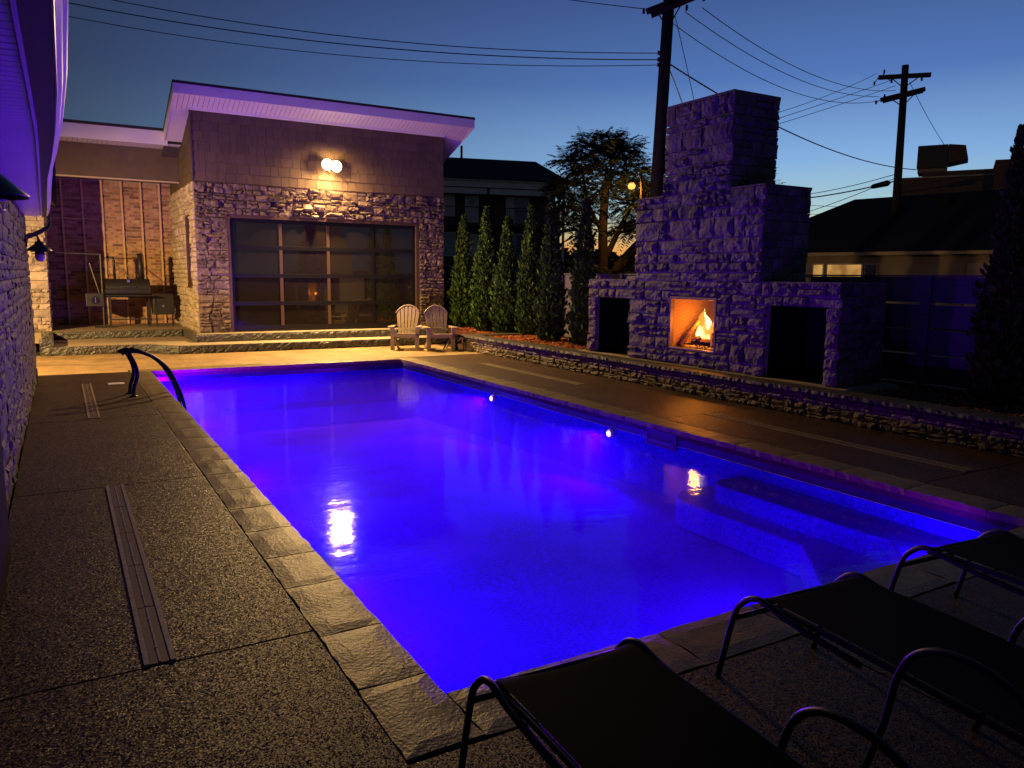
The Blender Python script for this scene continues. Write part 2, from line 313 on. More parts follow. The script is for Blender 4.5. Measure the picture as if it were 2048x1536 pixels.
def thing(name, label, cat, loc=(0, 0, 0), rz=0, group=None, local=False):
    o = bpy.data.objects.new(name, None); COL.objects.link(o); o.location = loc; o.rotation_euler = (0, 0, rz); o.empty_display_size = .1
    o['label'] = label; o['category'] = cat
    if group: o['group'] = group
    if not local: PLOC[o.name] = (Matrix.Translation(loc) @ Matrix.Rotation(rz, 4, 'Z')).inverted()
    return o
def tag(o, label, cat, group=None):
    o['label'] = label; o['category'] = cat
    if group: o['group'] = group
    return o
def structure(name, mb, mat, **k): return mb.build(name, mat, kind='structure', **k)
def copy_tree(root, label, loc=None, rz=None):
    r = root.copy(); COL.objects.link(r); r['label'] = label
    if loc is not None: r.location = loc
    if rz is not None: r.rotation_euler = (0, 0, rz)
    def rec(src, dst):
        for ch in list(src.children):
            c = ch.copy(); COL.objects.link(c); c.parent = dst; c.matrix_parent_inverse = ch.matrix_parent_inverse.copy(); rec(ch, c)
    rec(root, r); return r

# ---- rough stone unit meshes (x,y in +-.5, front towards +z)
def unit_stone(seed, nx=4, ny=3, amp=.45, edge=.45):
    r = random.Random(seed); vs = []; fs = []
    ox = r.random() * 50
    for j in range(ny + 1):
        for i in range(nx + 1):
            u = i / nx - .5; v = j / ny - .5
            border = i in (0, nx) or j in (0, ny)
            z = 1 - edge * (1 if border else 0) * r.uniform(.6, 1.1) + amp * (noise.noise(Vector((u * 3 + ox, v * 3, ox))) ) + r.uniform(-.12, .12)
            z = max(.2, z)
            s = 1 - (.03 if border else 0) * r.random()
            vs.append((u * s, v * s, z))
    for j in range(ny):
        for i in range(nx):
            a = j * (nx + 1) + i; fs.append((a, a + 1, a + nx + 2, a + nx + 1))
    rim = [i for i in range(nx + 1)] + [j * (nx + 1) + nx for j in range(1, ny + 1)] + [ny * (nx + 1) + i for i in range(nx - 1, -1, -1)] + [j * (nx + 1) for j in range(ny - 1, 0, -1)]
    base = len(vs)
    for k in rim: vs.append((vs[k][0], vs[k][1], -.15))
    n = len(rim)
    for k in range(n): fs.append((rim[k], base + k, base + (k + 1) % n, rim[(k + 1) % n]))
    return vs, fs
UNITS = [unit_stone(100 + i) for i in range(28)]
LONG = [unit_stone(200 + i, 7, 3, .6) for i in range(14)]
FLATU = [unit_stone(300 + i, 1, 1, .05, .04) for i in range(10)]
def unit_mesh(key, mat, cache={}):
    k = (key, mat.name)
    if k not in cache:
        src = {'u': UNITS, 'l': LONG, 'f': FLATU}[key[0]][int(key[1:])]
        mb = MB(); mb.v = list(src[0]); mb.f = list(src[1]); cache[k] = mb.mesh('stone_block', mat)
    return cache[k]
def fill(wd, ht, rh=(.09, .2), rl=(.14, .46), split=.4, r=rng):
    out = []; y = 0
    while y < ht - 1e-4:
        h = r.uniform(*rh)
        if ht - y - h < rh[0] * .7: h = ht - y
        x = 0
        while x < wd - 1e-4:
            l = r.uniform(*rl)
            if wd - x - l < rl[0] * .7: l = wd - x
            if h > rh[0] * 1.35 and r.random() < split:
                f = r.uniform(.35, .65)
                for y0, hh in ((y, h * f), (y + h * f, h * (1 - f))):
                    if l > .28 and r.random() < .5:
                        g = r.uniform(.35, .65); out += [(x, y0, l * g, hh), (x + l * g, y0, l * (1 - g), hh)]
                    else: out.append((x, y0, l, hh))
            else: out.append((x, y, l, h))
            x += l
        y += h
    return out
def place(parent, O, U, V, rects, mat, depth, cap=300, name='stone', gap=.007, keys=('u', 'l'), djit=.35, order=None):
    """one object per stone (the largest `cap`), the rest joined as stuff"""
    O, U, V = Vector(O), Vector(U), Vector(V); N = U.cross(V)
    idx = list(range(len(rects)))
    if len(rects) > cap:
        idx.sort(key=order if order else (lambda i: -rects[i][2] * rects[i][3]))
    rest = MB()
    for n_, i in enumerate(idx):
        x, y, l, h = rects[i]; d = depth * rng.uniform(1 - djit, 1 + djit)
        if keys == 'flat': key = 'f%d' % rng.randrange(len(FLATU))
        else: key = ('l%d' % rng.randrange(len(LONG))) if l > 2.3 * h else ('u%d' % rng.randrange(len(UNITS)))
        c = O + U * (x + l / 2) + V * (y + h / 2)
        fl = rng.choice((1, -1))
        a = U * (l - gap); b = V * (h - gap)
        if fl < 0: a = -a; b = -b
        m4 = Matrix([[a.x, b.x, N.x * d, c.x], [a.y, b.y, N.y * d, c.y], [a.z, b.z, N.z * d, c.z], [0, 0, 0, 1]])
        if n_ < cap: link(name, unit_mesh(key, mat), parent, M4=m4)
        else:
            src = {'u': UNITS, 'l': LONG, 'f': FLATU}[key[0]][int(key[1:])]
            rest.add([m4 @ Vector(v) for v in src[0]], src[1])
    if rest.v: rest.build('remaining_' + name + 's' if not name.endswith('s') else name, mat, parent, kind='stuff')

# ================================================================== SETTING
g = MB()
for a in ((-400, -400, .9 - .75, 700), (5.9, -400, 700, 700), (.15, -400, 5.9, 2.4), (.15, 14.3, 5.9, 700)):
    g.quad((a[0], a[1], -.12), (a[2], a[1], -.12), (a[2], a[3], -.12), (a[0], a[3], -.12))
structure('ground', g, M['ground'])

deck = structure('pool_deck', MB().box(-.42, -3, -.11, .90, 14.42, -.075).box(6.06, -3, -.11, 7.75, 17.7, -.075).box(.9, -3, -.11, 6.06, 2.22, -.075).box(-.9, 14.42, -.11, 6.06, 17.7, -.075), M['mortar'])
J = .0035
def slab(x0, y0, x1, y1, mat): MB().box(x0 + J, y0 + J, -.07, x1 - J, y1 - J, 0).build('slab', mat, deck, bevel=.004)
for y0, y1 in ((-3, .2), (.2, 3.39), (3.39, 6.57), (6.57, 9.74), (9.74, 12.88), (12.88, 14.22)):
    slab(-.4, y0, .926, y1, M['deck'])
for x0, x1 in ((-.9, 1.9), (1.9, 4.7), (4.7, 7.72)): slab(x0, 14.46, x1, 17.6, M['deckfar_lit'])
slab(-.9, 14.22, .905, 14.46, M['deckfar_lit'])
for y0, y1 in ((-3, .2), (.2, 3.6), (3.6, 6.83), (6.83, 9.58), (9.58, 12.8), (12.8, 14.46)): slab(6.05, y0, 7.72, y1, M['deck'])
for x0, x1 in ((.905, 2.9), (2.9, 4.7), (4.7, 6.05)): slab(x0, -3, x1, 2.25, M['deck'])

# coping pavers, each its own piece
cope = structure('pool_coping', MB().box(.93, 2.26, -.11, 1.2, 14.4, -.055).box(5.75, 2.26, -.11, 6.03, 14.4, -.055).box(1.2, 2.26, -.11, 5.75, 2.57, -.055).box(1.2, 14.13, -.11, 5.75, 14.4, -.055), M['mortar'])
def paver(x0, y0, x1, y1):
    mb = MB(); nx = max(2, int((x1 - x0) / .06)); ny = max(2, int((y1 - y0) / .06)); t = []
    for j in range(ny + 1):
        for i in range(nx + 1):
            x = x0 + (x1 - x0) * i / nx; y = y0 + (y1 - y0) * j / ny
            e = i in (0, nx) or j in (0, ny)
            jx = rng.uniform(-.005, .005) if i in (0, nx) else 0; jy = rng.uniform(-.004, .004) if j in (0, ny) else 0
            t.append((x + jx, y + jy, (.002 if e else .008) + noise.noise(Vector((x * 6, y * 6, 3))) * .006))
    fs = [(j * (nx + 1) + i, j * (nx + 1) + i + 1, (j + 1) * (nx + 1) + i + 1, (j + 1) * (nx + 1) + i) for j in range(ny) for i in range(nx)]
    rim = [i for i in range(nx + 1)] + [j * (nx + 1) + nx for j in range(1, ny + 1)] + [ny * (nx + 1) + i for i in range(nx - 1, -1, -1)] + [j * (nx + 1) for j in range(ny - 1, 0, -1)]
    b0 = len(t); t += [(t[k][0] + rng.uniform(-.004, .004), t[k][1] + rng.uniform(-.004, .004), -.052) for k in rim]
    n = len(rim); fs += [(rim[k], b0 + k, b0 + (k + 1) % n, rim[(k + 1) % n]) for k in range(n)]
    mb.add(t, fs); mb.build('coping_paver', M['coping'], cope)
ys = [2.27, 2.78, 3.31, 3.93, 4.42, 4.955, 5.50, 6.03]
while ys[-1] < 13.9: ys.append(ys[-1] + rng.uniform(.5, .6))
ys[-1] = 14.41
for a, b_ in zip(ys, ys[1:]): paver(.93, a + .005, 1.226, b_ - .005)
y = 2.27
while y < 14.3:
    l = rng.uniform(.5, .66); l = 14.41 - y if 14.41 - y - l < .3 else l
    paver(5.72, y + .005, 6.025, y + l - .005); y += l
for y0, y1 in ((2.26, 2.59), (14.11, 14.41)):
    x = 1.23
    while x < 5.7:
        l = rng.uniform(.5, .66); l = 5.716 - x if 5.716 - x - l < .3 else l
        paver(x + .004, y0, x + l - .004, y1); x += l

# pool basin, steps and water
WZ = -.20
b_ = MB(); x0, x1, y0, y1 = 1.20, 5.75, 2.56, 14.14
def fz(yy): return -.74 - .034 * max(0, yy - 5.0)
ysub = [y0 + (y1 - y0) * i / 12 for i in range(13)]
for a, c in zip(ysub, ysub[1:]):
    b_.quad((x0, a, fz(a)), (x1, a, fz(a)), (x1, c, fz(c)), (x0, c, fz(c)))
    b_.quad((x0, a, fz(a)), (x0, c, fz(c)), (x0, c, WZ + .015), (x0, a, WZ + .015)); b_.quad((x1, c, fz(c)), (x1, a, fz(a)), (x1, a, WZ + .015), (x1, c, WZ + .015))
b_.quad((x0, y0, fz(y0)), (x0, y0, WZ + .015), (x1, y0, WZ + .015), (x1, y0, fz(y0))); b_.quad((x0, y1, fz(y1)), (x1, y1, fz(y1)), (x1, y1, WZ + .015), (x0, y1, WZ + .015))
basin = structure('pool_basin', b_, M['shell'])
tb = MB(); e = .001
tb.box(x0 - .05, y0 - .05, WZ + .015, x0 - e, y1 + .05, -.056).box(x1 + e, y0 - .05, WZ + .015, x1 + .05, y1 + .05, -.056).box(x0 - e, y0 - .05, WZ + .015, x1 + e, y0 - e, -.056).box(x0 - e, y1 + e, WZ + .015, x1 + e, y1 + .05, -.056)
tb.build('waterline_band', M['shadeband'], basin)
def arc(cx, cy, r, a0, a1, n=8): return [(cx + r * math.cos(math.radians(a0 + (a1 - a0) * i / n)), cy + r * math.sin(math.radians(a0 + (a1 - a0) * i / n))) for i in range(n + 1)]
st1 = [(x1 - .001, y0 + .001), (x1 - .001, 5.30)] + arc(5.50, 5.08, .22, 90, 180) + [(5.27, 3.35), (4.75, 2.86), (4.55, y0 + .001)]
st2 = [(x1 - .001, y0 + .001), (x1 - .001, 5.62)] + arc(5.36, 5.28, .34, 90, 180) + [(5.02, 3.95), (4.35, 3.2), (4.15, y0 + .001)]
MB().prism(st1, -.735, -.30).build('pool_step', M['shell'], basin, bevel=.02)
MB().prism(st2, -.738, -.47).build('pool_step', M['shell'], basin, bevel=.02)
MB().box(2.3, 13.5, -1.2, 5.749, 14.139, -.72).build('pool_bench', M['shell'], basin, bevel=.03)
structure('pool_water', MB().box(x0 + .004, y0 + .004, -1.35, x1 - .004, y1 - .004, WZ), M['water'])

# pool lights
def pool_light(x, y, z, s, label):
    t = thing('pool_light', label, 'pool light', (x, y, z), group='lights set in the pool walls')
    MB().lathe((x + s * .03, y, z), [(.0, -.02 * s), (.055, -.02 * s), (.055, .012 * s), (.04, .02 * s), (0, .02 * s)], 16, 'x').build('housing', M['fascia'], t)
    MB().lathe((x + s * .056, y, z), [(.032, 0), (.026, .008 * s), (.0, .012 * s)], 14, 'x').build('lens', M['led'], t)
pool_light(5.74, 10.36, -.245, -1, 'small glowing violet light in the far part of the right pool wall')
pool_light(5.74, 7.37, -.25, -1, 'small glowing violet light in the right pool wall left of the skimmer mouth')
# skimmer mouth
M['skim'] = principled('skimmer_plastic', (.10, .10, .22), .6, 0, .2)[0]
t = thing('skimmer', 'rectangular skimmer mouth in the right pool wall below the coping', 'pool skimmer', (5.74, 6.47, -.15))
MB().box(5.726, 6.22, -.072, 5.76, 6.72, -.060).box(5.726, 6.22, -.24, 5.76, 6.24, -.072).box(5.726, 6.70, -.24, 5.76, 6.72, -.072).box(5.726, 6.24, -.24, 5.76, 6.70, -.225).build('frame', M['skim'], t)
MB().box(5.738, 6.24, -.225, 5.757, 6.70, -.073).build('mouth', principled('skimmer_grey', (.05, .05, .10), .6)[0], t)
MB().box(5.728, 6.25, -.215, 5.736, 6.69, -.165).build('flap', M['skim'], t)
tag(MB().box(.52, 12.62, .001, .74, 12.83, .008).build('deck_lid', M['fascia'], bevel=.003), 'small pale square lid in the deck beside the handrail foot', 'deck lid')

# trench drains
def drain(x0, y0, y1, label, rw_=.022, plate='drainplate'):
    t = thing('trench_drain', label, 'drain', (x0 + .06, (y0 + y1) / 2, 0), group='slot drains let into the deck')
    wd = .125
    MB().box(x0, y0, .001, x0 + rw_, y1, .010).build('rail', M['drainrail'], t); MB().box(x0 + wd - rw_, y0, .001, x0 + wd, y1, .010).build('rail', M['drainrail'], t)
    n = max(3, round((y1 - y0) / .62)); L = (y1 - y0) / n
    for i in range(n):
        a = y0 + i * L; g = MB(); 
        g.box(x0 + rw_ + .002, a + .004, .001, x0 + wd - rw_ - .002, a + L - .004, .005)
        p = t; pl = g.build('grate', M[plate], t)
        MB().box(x0 + wd / 2 - .004, a + .01, .0055, x0 + wd / 2 + .004, a + L - .01, .0085).build('rib', M['drainrail'], pl)
        k = MB()
        for q in (.25, .75): k.lathe((x0 + wd / 2, a + L * q, .006), [(0, 0), (.009, 0), (.009, .004), (0, .004)], 8)
        k.build('screws', M['drainrail'], pl, kind='stuff')
M['drainrail'] = varied('drain_aluminium', [(.42, .34, .21)], .4, 30, .2, .002, 90, .5, .25, metal=.1)
M['drainplate'] = varied('drain_plate', [(.13, .10, .07)], .45, 30, .2, .002, 90, .5, .25, metal=.2)
drain(.208, 3.40, 6.56, 'long slot drain nearest the camera in the left deck')
drain(.180, 9.77, 12.86, 'slot drain in the left deck crossed by the handrail shadow')
drain(6.78, 9.59, 12.75, 'slot drain in the right deck near the far corner of the pool', .012, 'deck')
drain(6.70, 3.63, 6.82, 'slot drain in the right deck below the dark part of the stone wall', .012, 'deck')

# ================================================================== LEFT HOUSE
house = thing('house', 'stone faced house wall along the left edge under a violet lit eave', 'house', (-.45, 5, 0))
MB().box(-5, -2.2, -.1, -.425, 14.2, 2.5).build('wall', M['mortar'], house)
rc = fill(9.0, 2.46, (.09, .2), (.16, .5), .35)
rc = [r for r in rc]
# only Y 5.2-14.2 is stone faced in view ; U along +Y so that U x V = +X
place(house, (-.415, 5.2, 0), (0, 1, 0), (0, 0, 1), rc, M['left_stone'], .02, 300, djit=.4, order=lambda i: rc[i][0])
d = MB().box(-.424, 3.9, 0, -.345, 5.16, 2.06).build('door', M['doorblack'], house, bevel=.004)
MB().box(-.344, 4.02, .25, -.334, 5.04, .95).box(-.344, 4.02, 1.1, -.334, 5.04, 1.95).build('panel', M['doorblack'], d)
MB().box(-.425, -2, 0, -.385, 3.9, 2.46).build('siding', M['siding'], house)
ed = [(-2.2, .075, -.095), (2.0, .08, -.09), (3.2, .086, -.088), (4.4, .092, -.084), (5.6, .080, -.082), (7.0, .050, -.098), (8.4, .008, -.118), (10.4, -.018, -.145), (12.6, -.040, -.175), (14.45, -.075, -.20)]
sof = MB(); fas = MB(); gut = MB(); hl = MB(); top = MB()
# soffit boards (each a strip)
bo = MB()
yy = -2.2
def edge(y, k):
    for a, b2 in zip(ed, ed[1:]):
        if a[0] <= y <= b2[0]: f = (y - a[0]) / (b2[0] - a[0]); return a[k] * (1 - f) + b2[k] * f
    return ed[-1][k]
ns = 0
while yy < 14.4:
    y2 = min(14.45, yy + (.1 if yy > 1.5 else .4)); ns += 1
    e0, e1 = edge(yy, 2), edge(y2 - .008, 2)
    s_ = MB().add([(-.60, yy, 2.50), (e0, yy, 2.50), (e1, y2 - .012, 2.50), (-.60, y2 - .012, 2.50), (-.60, yy, 2.512), (e0, yy, 2.512), (e1, y2 - .006, 2.512), (-.60, y2 - .006, 2.512)],
                  [(0, 3, 2, 1), (4, 5, 6, 7), (0, 1, 5, 4), (1, 2, 6, 5), (2, 3, 7, 6), (3, 0, 4, 7)])
    s_.build('soffit_board', M['fascia'], house); yy = y2
MB().box(-.62, -2.2, 2.516, -.2, 14.45, 2.53).build('soffit_backing', M['mortar'], house)
prof = [(0, .0), (.008, -.012), (.055, -.012), (.06, .0)]
def sweep(pf, name, mat, smooth=False):
    mb = MB(); vs = []
    P = []
    for i in range(len(ed) - 1):
        for k in range(4):
            f = k / 4; P.append(tuple(ed[i][q] * (1 - f) + ed[i + 1][q] * f for q in range(3)))
    P.append(ed[-1])
    for (yv, go, si) in P:
        for u, z in pf(go, si): vs.append((u, yv, z))
    m_ = len(pf(0, 0)); fs = []
    for i in range(len(P) - 1):
        for k in range(m_ - 1): fs.append((i * m_ + k, i * m_ + k + 1, (i + 1) * m_ + k + 1, (i + 1) * m_ + k))
    fs.append(tuple(range(m_))); fs.append(tuple((len(P) - 1) * m_ + k for k in range(m_))[::-1])
    mb.add(vs, fs); return mb.build(name, mat, house, smooth)
sweep(lambda go, si: [(si, 2.505), (si + .006, 2.488), (si + .022, 2.488), (si + .022, 2.66), (si, 2.66)], 'fascia', M['fascia'])
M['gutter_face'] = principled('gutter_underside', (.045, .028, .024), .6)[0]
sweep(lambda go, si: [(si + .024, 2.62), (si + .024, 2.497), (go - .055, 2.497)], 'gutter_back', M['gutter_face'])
sweep(lambda go, si: [(go - .055, 2.494), (go - .048, 2.490), (go - .045, 2.497), (go - .026, 2.52), (go - .02, 2.55), (go - .006, 2.56), (go, 2.585), (go, 2.61), (go - .012, 2.615), (go - .012, 2.60)], 'gutter', M['gutter'])
MB().add([(-.6, -2.2, 3.3), (-.6, 14.45, 3.3), (.03, 14.45, 2.64), (.03, -2.2, 2.64)], [(0, 1, 2, 3)]).build('roof', M['shingle'], house)
ds = MB().tube([(-.10, 14.40, 2.50), (-.10, 14.40, 2.40), (-.12, 14.38, 2.33), (-.22, 14.33, 2.26), (-.33, 14.28, 2.20), (-.44, 14.26, 2.15), (-.50, 14.26, 2.05), (-.50, 14.26, .1)], .035, 8).build('downspout', M['darkmetal'], house)

# stone column and recess behind the house corner
col = thing('stone_column', 'pale stone column lit warm beside the grill recess', 'column', (-.6, 20.0, 0))
MB().box(-2.2, 20.0, -.1, -.24, 20.5, 4.0).build('core', M['mortar'], col)
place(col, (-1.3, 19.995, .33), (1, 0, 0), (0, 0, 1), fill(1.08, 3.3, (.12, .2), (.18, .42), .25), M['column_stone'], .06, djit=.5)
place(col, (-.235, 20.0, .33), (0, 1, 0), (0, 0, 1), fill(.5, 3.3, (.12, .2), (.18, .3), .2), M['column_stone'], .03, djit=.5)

lan = None
def lantern(x, y, z, label, src=None):
    if src: return copy_tree(src, label, (x, y, z))
    t = thing('wall_lantern', label, 'wall lamp', (x, y, z), group='black barn lanterns on the house wall', local=True)
    MB().lathe((-.155, 0, .12), [(0, -.01), (.05, -.01), (.05, .01), (0, .01)], 14, 'x').build('wall_plate', M['darkmetal'], t)
    MB().tube([(-.15, 0, .05), (-.17, 0, .10), (-.165, 0, .19), (-.12, 0, .235), (-.05, 0, .235), (-.01, 0, .2), (0, 0, .14)], .012, 8).build('arm', M['darkmetal'], t, True)
    MB().lathe((0, 0, 0), [(.018, .16), (.022, .135), (.05, .13), (.06, .09), (.085, .075), (.17, .0), (.168, -.006), (.08, .06), (.0, .07)], 28).build('lamp_shade', M['darkmetal'], t, True)
    MB().lathe((0, 0, 0), [(.05, .0), (.11, -.012), (.112, -.02), (.06, -.02), (.06, -.035), (.102, -.045), (.1, -.052), (.05, -.052)], 24).build('collar', M['darkmetal'], t, True)
    MB().lathe((0, 0, -.05), [(.058, .01), (.065, -.03), (.06, -.07), (.035, -.10), (.0, -.11)], 20).build('globe', M['glass_bulb'], t, True)
    return t
l1 = lantern(-.235, 2.95, 1.885, 'large black barn lantern cut by the left edge of the photo')
lantern(-.225, 13.1, 1.94, 'small black barn lantern hanging before the pale stone column', l1)

# ================================================================== PLATFORM STEPS
pf = structure('terrace_step', MB().prism([(-.42, 17.5), (1.25, 17.5), (1.55, 17.42), (1.8, 17.1), (2.0, 16.88), (2.3, 16.85), (8.4, 16.85), (8.4, 20), (-.42, 20)], -.05, .165), M['tread'])
structure('terrace_platform', MB().prism([(-2.2, 19.45), (2.46, 19.45), (2.46, 17.62), (8.4, 17.62), (8.4, 22.2), (-2.2, 22.2)], .1, .328), M['tread'])
def riser(pts, z0, z1, nm, parent):
    # rock faced strip along a plan polyline
    mb = MB(); P = []
    for a, b2 in zip(pts, pts[1:]):
        L = math.dist(a, b2); n = max(1, int(L / .07))
        for i in range(n): P.append((a[0] + (b2[0] - a[0]) * i / n, a[1] + (b2[1] - a[1]) * i / n, (b2[1] - a[1]) / L, -(b2[0] - a[0]) / L))
    P.append((pts[-1][0], pts[-1][1], P[-1][2], P[-1][3])); rows = 4; vs = []
    for (x, y, nx, ny) in P:
        for j in range(rows + 1):
            d_ = .02 + rng.uniform(0, .03) if 0 < j < rows else .018 + rng.uniform(0, .012)
            vs.append((x + nx * d_, y + ny * d_, z0 + (z1 - z0) * j / rows + (rng.uniform(-.008, .008) if 0 < j < rows else 0)))
        vs.append((x - nx * .05, y - ny * .05, z1 + .001))
    R = rows + 2; fs = [(i * R + j, (i + 1) * R + j, (i + 1) * R + j + 1, i * R + j + 1) for i in range(len(P) - 1) for j in range(R - 1)]
    mb.add(vs, fs); return mb.build(nm, M['riser'], parent)
riser([(-.42, 17.5), (1.25, 17.5), (1.55, 17.42), (1.8, 17.1), (2.0, 16.88), (2.3, 16.85), (4.5, 16.85), (6.5, 16.85), (8.4, 16.85)], 0.0, .169, 'riser', pf)
riser([(-.42, 19.45), (2.46, 19.45), (2.46, 17.62), (5, 17.62), (8.4, 17.62)], .165, .332, 'riser', pf)
riser([(-.42, 17.5), (-.22, 17.5), (-.22, 19.45)], .165, .332, 'riser', pf)

# ================================================================== POOL HOUSE
ph = thing('pool_house', 'stone and shake pool house with a glass overhead door and white eave', 'pool house', (5.5, 20, 0))
FY = 18.11
c_ = MB()
c_.box(2.62, FY, .3, 3.25, 22.2, 3.62).box(7.82, FY, .3, 8.5, 22.2, 3.62).box(3.25, FY, 2.93, 7.82, 22.2, 3.62).box(3.25, FY + .5, .3, 7.82, 22.2, 2.93)
c_.build('wall', M['mortar'], ph)
# gable body, sloping top
c_ = MB(); zf = 5.08; sl = -.27
yb = 22.2; c_.add([(2.64, FY + .02, 3.6), (8.5, FY + .02, 3.6), (8.5, yb, 3.6), (2.64, yb, 3.6), (2.64, FY + .02, zf + .02), (8.5, FY + .02, zf + .02), (8.5, yb, zf + sl * (yb - FY)), (2.64, yb, zf + sl * (yb - FY))],
       [(0, 3, 2, 1), (4, 5, 6, 7), (0, 1, 5, 4), (1, 2, 6, 5), (2, 3, 7, 6), (3, 0, 4, 7)])
c_.build('upper_wall', M['siding'], ph)
# front shakes, each a tapered shingle proud of the wall
z = 3.60; row = 0
while z < zf - .02:
    h = min(.212, zf - z); x = 2.60
    while x < 8.50:
        l = rng.choice((.13, .17, .2, .23, .26)); l = 8.515 - x if 8.515 - x - l < .1 else l
        dz = rng.uniform(-.004, .004); t_ = .036 + rng.uniform(-.003, .004)
        MB().add([(x + .003, FY, z + dz), (x + l - .003, FY, z + dz), (x + l - .003, FY, z + h + .02), (x + .003, FY, z + h + .02),
                  (x + .003, FY - t_, z + dz), (x + l - .003, FY - t_, z + dz), (x + l - .003, FY - .008, z + h + .02), (x + .003, FY - .008, z + h + .02)],
                 [(0, 1, 2, 3), (4, 7, 6, 5), (0, 4, 5, 1), (1, 5, 6, 2), (2, 6, 7, 3), (3, 7, 4, 0)]).build('shake', M['shake'], ph)
        x += l
    z += .212
# side shakes, joined
sd = MB(); z = 3.60
while z < 5.05:
    y = FY + .0
    ymax = min(22.1, FY + (zf - z - .1) / -sl)
    while y < ymax:
        l = rng.choice((.15, .2, .25)); sd.box(2.60, y + .003, z, 2.638, y + l - .003, z + .205); y += l
    z += .212
sd.build('side_shakes', M['shake'], ph, kind='stuff')
MB().box(2.575, FY - .045, 3.6, 2.605, FY + .0, 5.06).build('corner_board', M['siding'], ph)
# stones on the front
R1 = [(x, y, l, h) for x, y, l, h in fill(.66, 2.6, (.08, .2), (.14, .34), .45)]
place(ph, (2.60, FY - .002, .33), (1, 0, 0), (0, 0, 1), R1, M['house_stone'], .055, djit=.5)
place(ph, (7.84, FY - .002, .33), (1, 0, 0), (0, 0, 1), fill(.68, 2.6, (.08, .2), (.14, .34), .5), M['house_stone'], .055, djit=.5)
place(ph, (2.60, FY - .002, 2.93), (1, 0, 0), (0, 0, 1), fill(5.92, .66, (.08, .19), (.13, .42), .55), M['house_stone'], .07, 140, djit=.7)
# stones on the recess side (facing -X): U must give U x V = -X
side = []
for (a, b2, z0, z1) in ((0, .7, .0, 3.27), (.7, 1.35, 0, 1.0), (.7, 1.35, 2.6, 3.27), (1.35, 3.9, 0, 3.27)):
    side += [(4.0 - b2 + x, z0 + y, l, h) for x, y, l, h in fill(b2 - a, z1 - z0, (.1, .2), (.16, .4), .4)]
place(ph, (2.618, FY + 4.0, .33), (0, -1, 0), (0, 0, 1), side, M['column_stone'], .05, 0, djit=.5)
MB().box(2.612, FY + .78, 1.36, 2.628, FY + 1.27, 2.9).build('side_window', M['glass'], ph)
MB().box(2.58, FY + .72, 1.32, 2.63, FY + .78, 2.93).box(2.58, FY + 1.27, 1.32, 2.63, FY + 1.33, 2.93).box(2.58, FY + .78, 2.9, 2.63, FY + 1.27, 2.96).box(2.57, FY + .7, 1.30, 2.63, FY + 1.35, 1.36).build('side_window_frame', M['bronze'], ph)
# flashing line between shake and stone
MB().box(2.57, FY - .05, 3.592, 8.52, FY - .01, 3.603).build('flashing', M['bronze'], ph)
# overhead door
gd = MB().box(3.25, FY - .03, 2.86, 7.84, FY + .12, 2.935).box(3.25, FY - .03, .33, 3.32, FY + .12, 2.86).box(7.75, FY - .03, .33, 7.84, FY + .12, 2.86).build('garage_door', M['bronze'], ph, bevel=.006)
XL, XR, ZB, ZT = 3.32, 7.75, .335, 2.86
cw = (XR - XL) / 4; rhh = (ZT - ZB) / 4
for j in range(5):
    zc = ZB + rhh * j; lo, hi = (zc, zc + .13) if j == 0 else (zc - .09, zc) if j == 4 else (zc - .045, zc + .045)
    MB().box(XL, FY + .03, lo, XR, FY + .075, hi).build('rail', M['darkmetal'], gd, bevel=.003)
for i in range(5):
    xc = XL + cw * i; lo, hi = (xc, xc + .06) if i == 0 else (xc - .06, xc) if i == 4 else (xc - .035, xc + .035)
    for j in range(4):
        z0 = ZB + rhh * j + (.13 if j == 0 else .045); z1 = ZB + rhh * (j + 1) - (.09 if j == 3 else .045)
        MB().box(lo, FY + .032, z0, hi, FY + .072, z1).build('stile', M['bronze'] if i in (1, 2) else M['darkmetal'], gd)
for i in range(4):
    for j in range(4):
        x0_ = XL + cw * i + .035; z0 = ZB + rhh * j + .045; a = rng.uniform(-.0035, .0035); q = rng.uniform(-.003, .003)
        MB().add([(x0_, FY + .052 + a, z0), (x0_ + cw - .07, FY + .052 - a, z0), (x0_ + cw - .07, FY + .052 - a + q, z0 + rhh - .09), (x0_, FY + .052 + a + q, z0 + rhh - .09)], [(0, 1, 2, 3)]).build('pane', M['glass'], gd)
# roof: sloping slab with white fascia and soffit boards
EY = 17.53; SL = -.35; EZ = 5.27
def rz_(y): return EZ + SL * (y - EY)
def slabr(x0, x1, y0, y1, lo, hi, nm, mat, par=None):
    return MB().add([(x0, y0, rz_(y0) + lo), (x1, y0, rz_(y0) + lo), (x1, y1, rz_(y1) + lo), (x0, y1, rz_(y1) + lo), (x0, y0, rz_(y0) + hi), (x1, y0, rz_(y0) + hi), (x1, y1, rz_(y1) + hi), (x0, y1, rz_(y1) + hi)],
                    [(0, 3, 2, 1), (4, 5, 6, 7), (0, 1, 5, 4), (1, 2, 6, 5), (2, 3, 7, 6), (3, 0, 4, 7)]).build(nm, mat, par or ph)
LX, RXX = 2.21, 9.12
slabr(LX, 2.6, EY, 19.62, .20, .25, 'roof', M['drip']); slabr(2.6, RXX, EY, 22.4, .20, .25, 'roof', M['drip'])
slabr(LX + .01, RXX - .01, EY + .01, EY + .03, 0.0, .199, 'fascia', M['fascia'])
slabr(LX + .01, LX + .03, EY + .031, 19.55, 0.0, .199, 'fascia', M['fascia']); slabr(RXX - .03, RXX - .01, EY + .031, 22.3, 0, .199, 'fascia', M['fascia'])
x = LX + .035
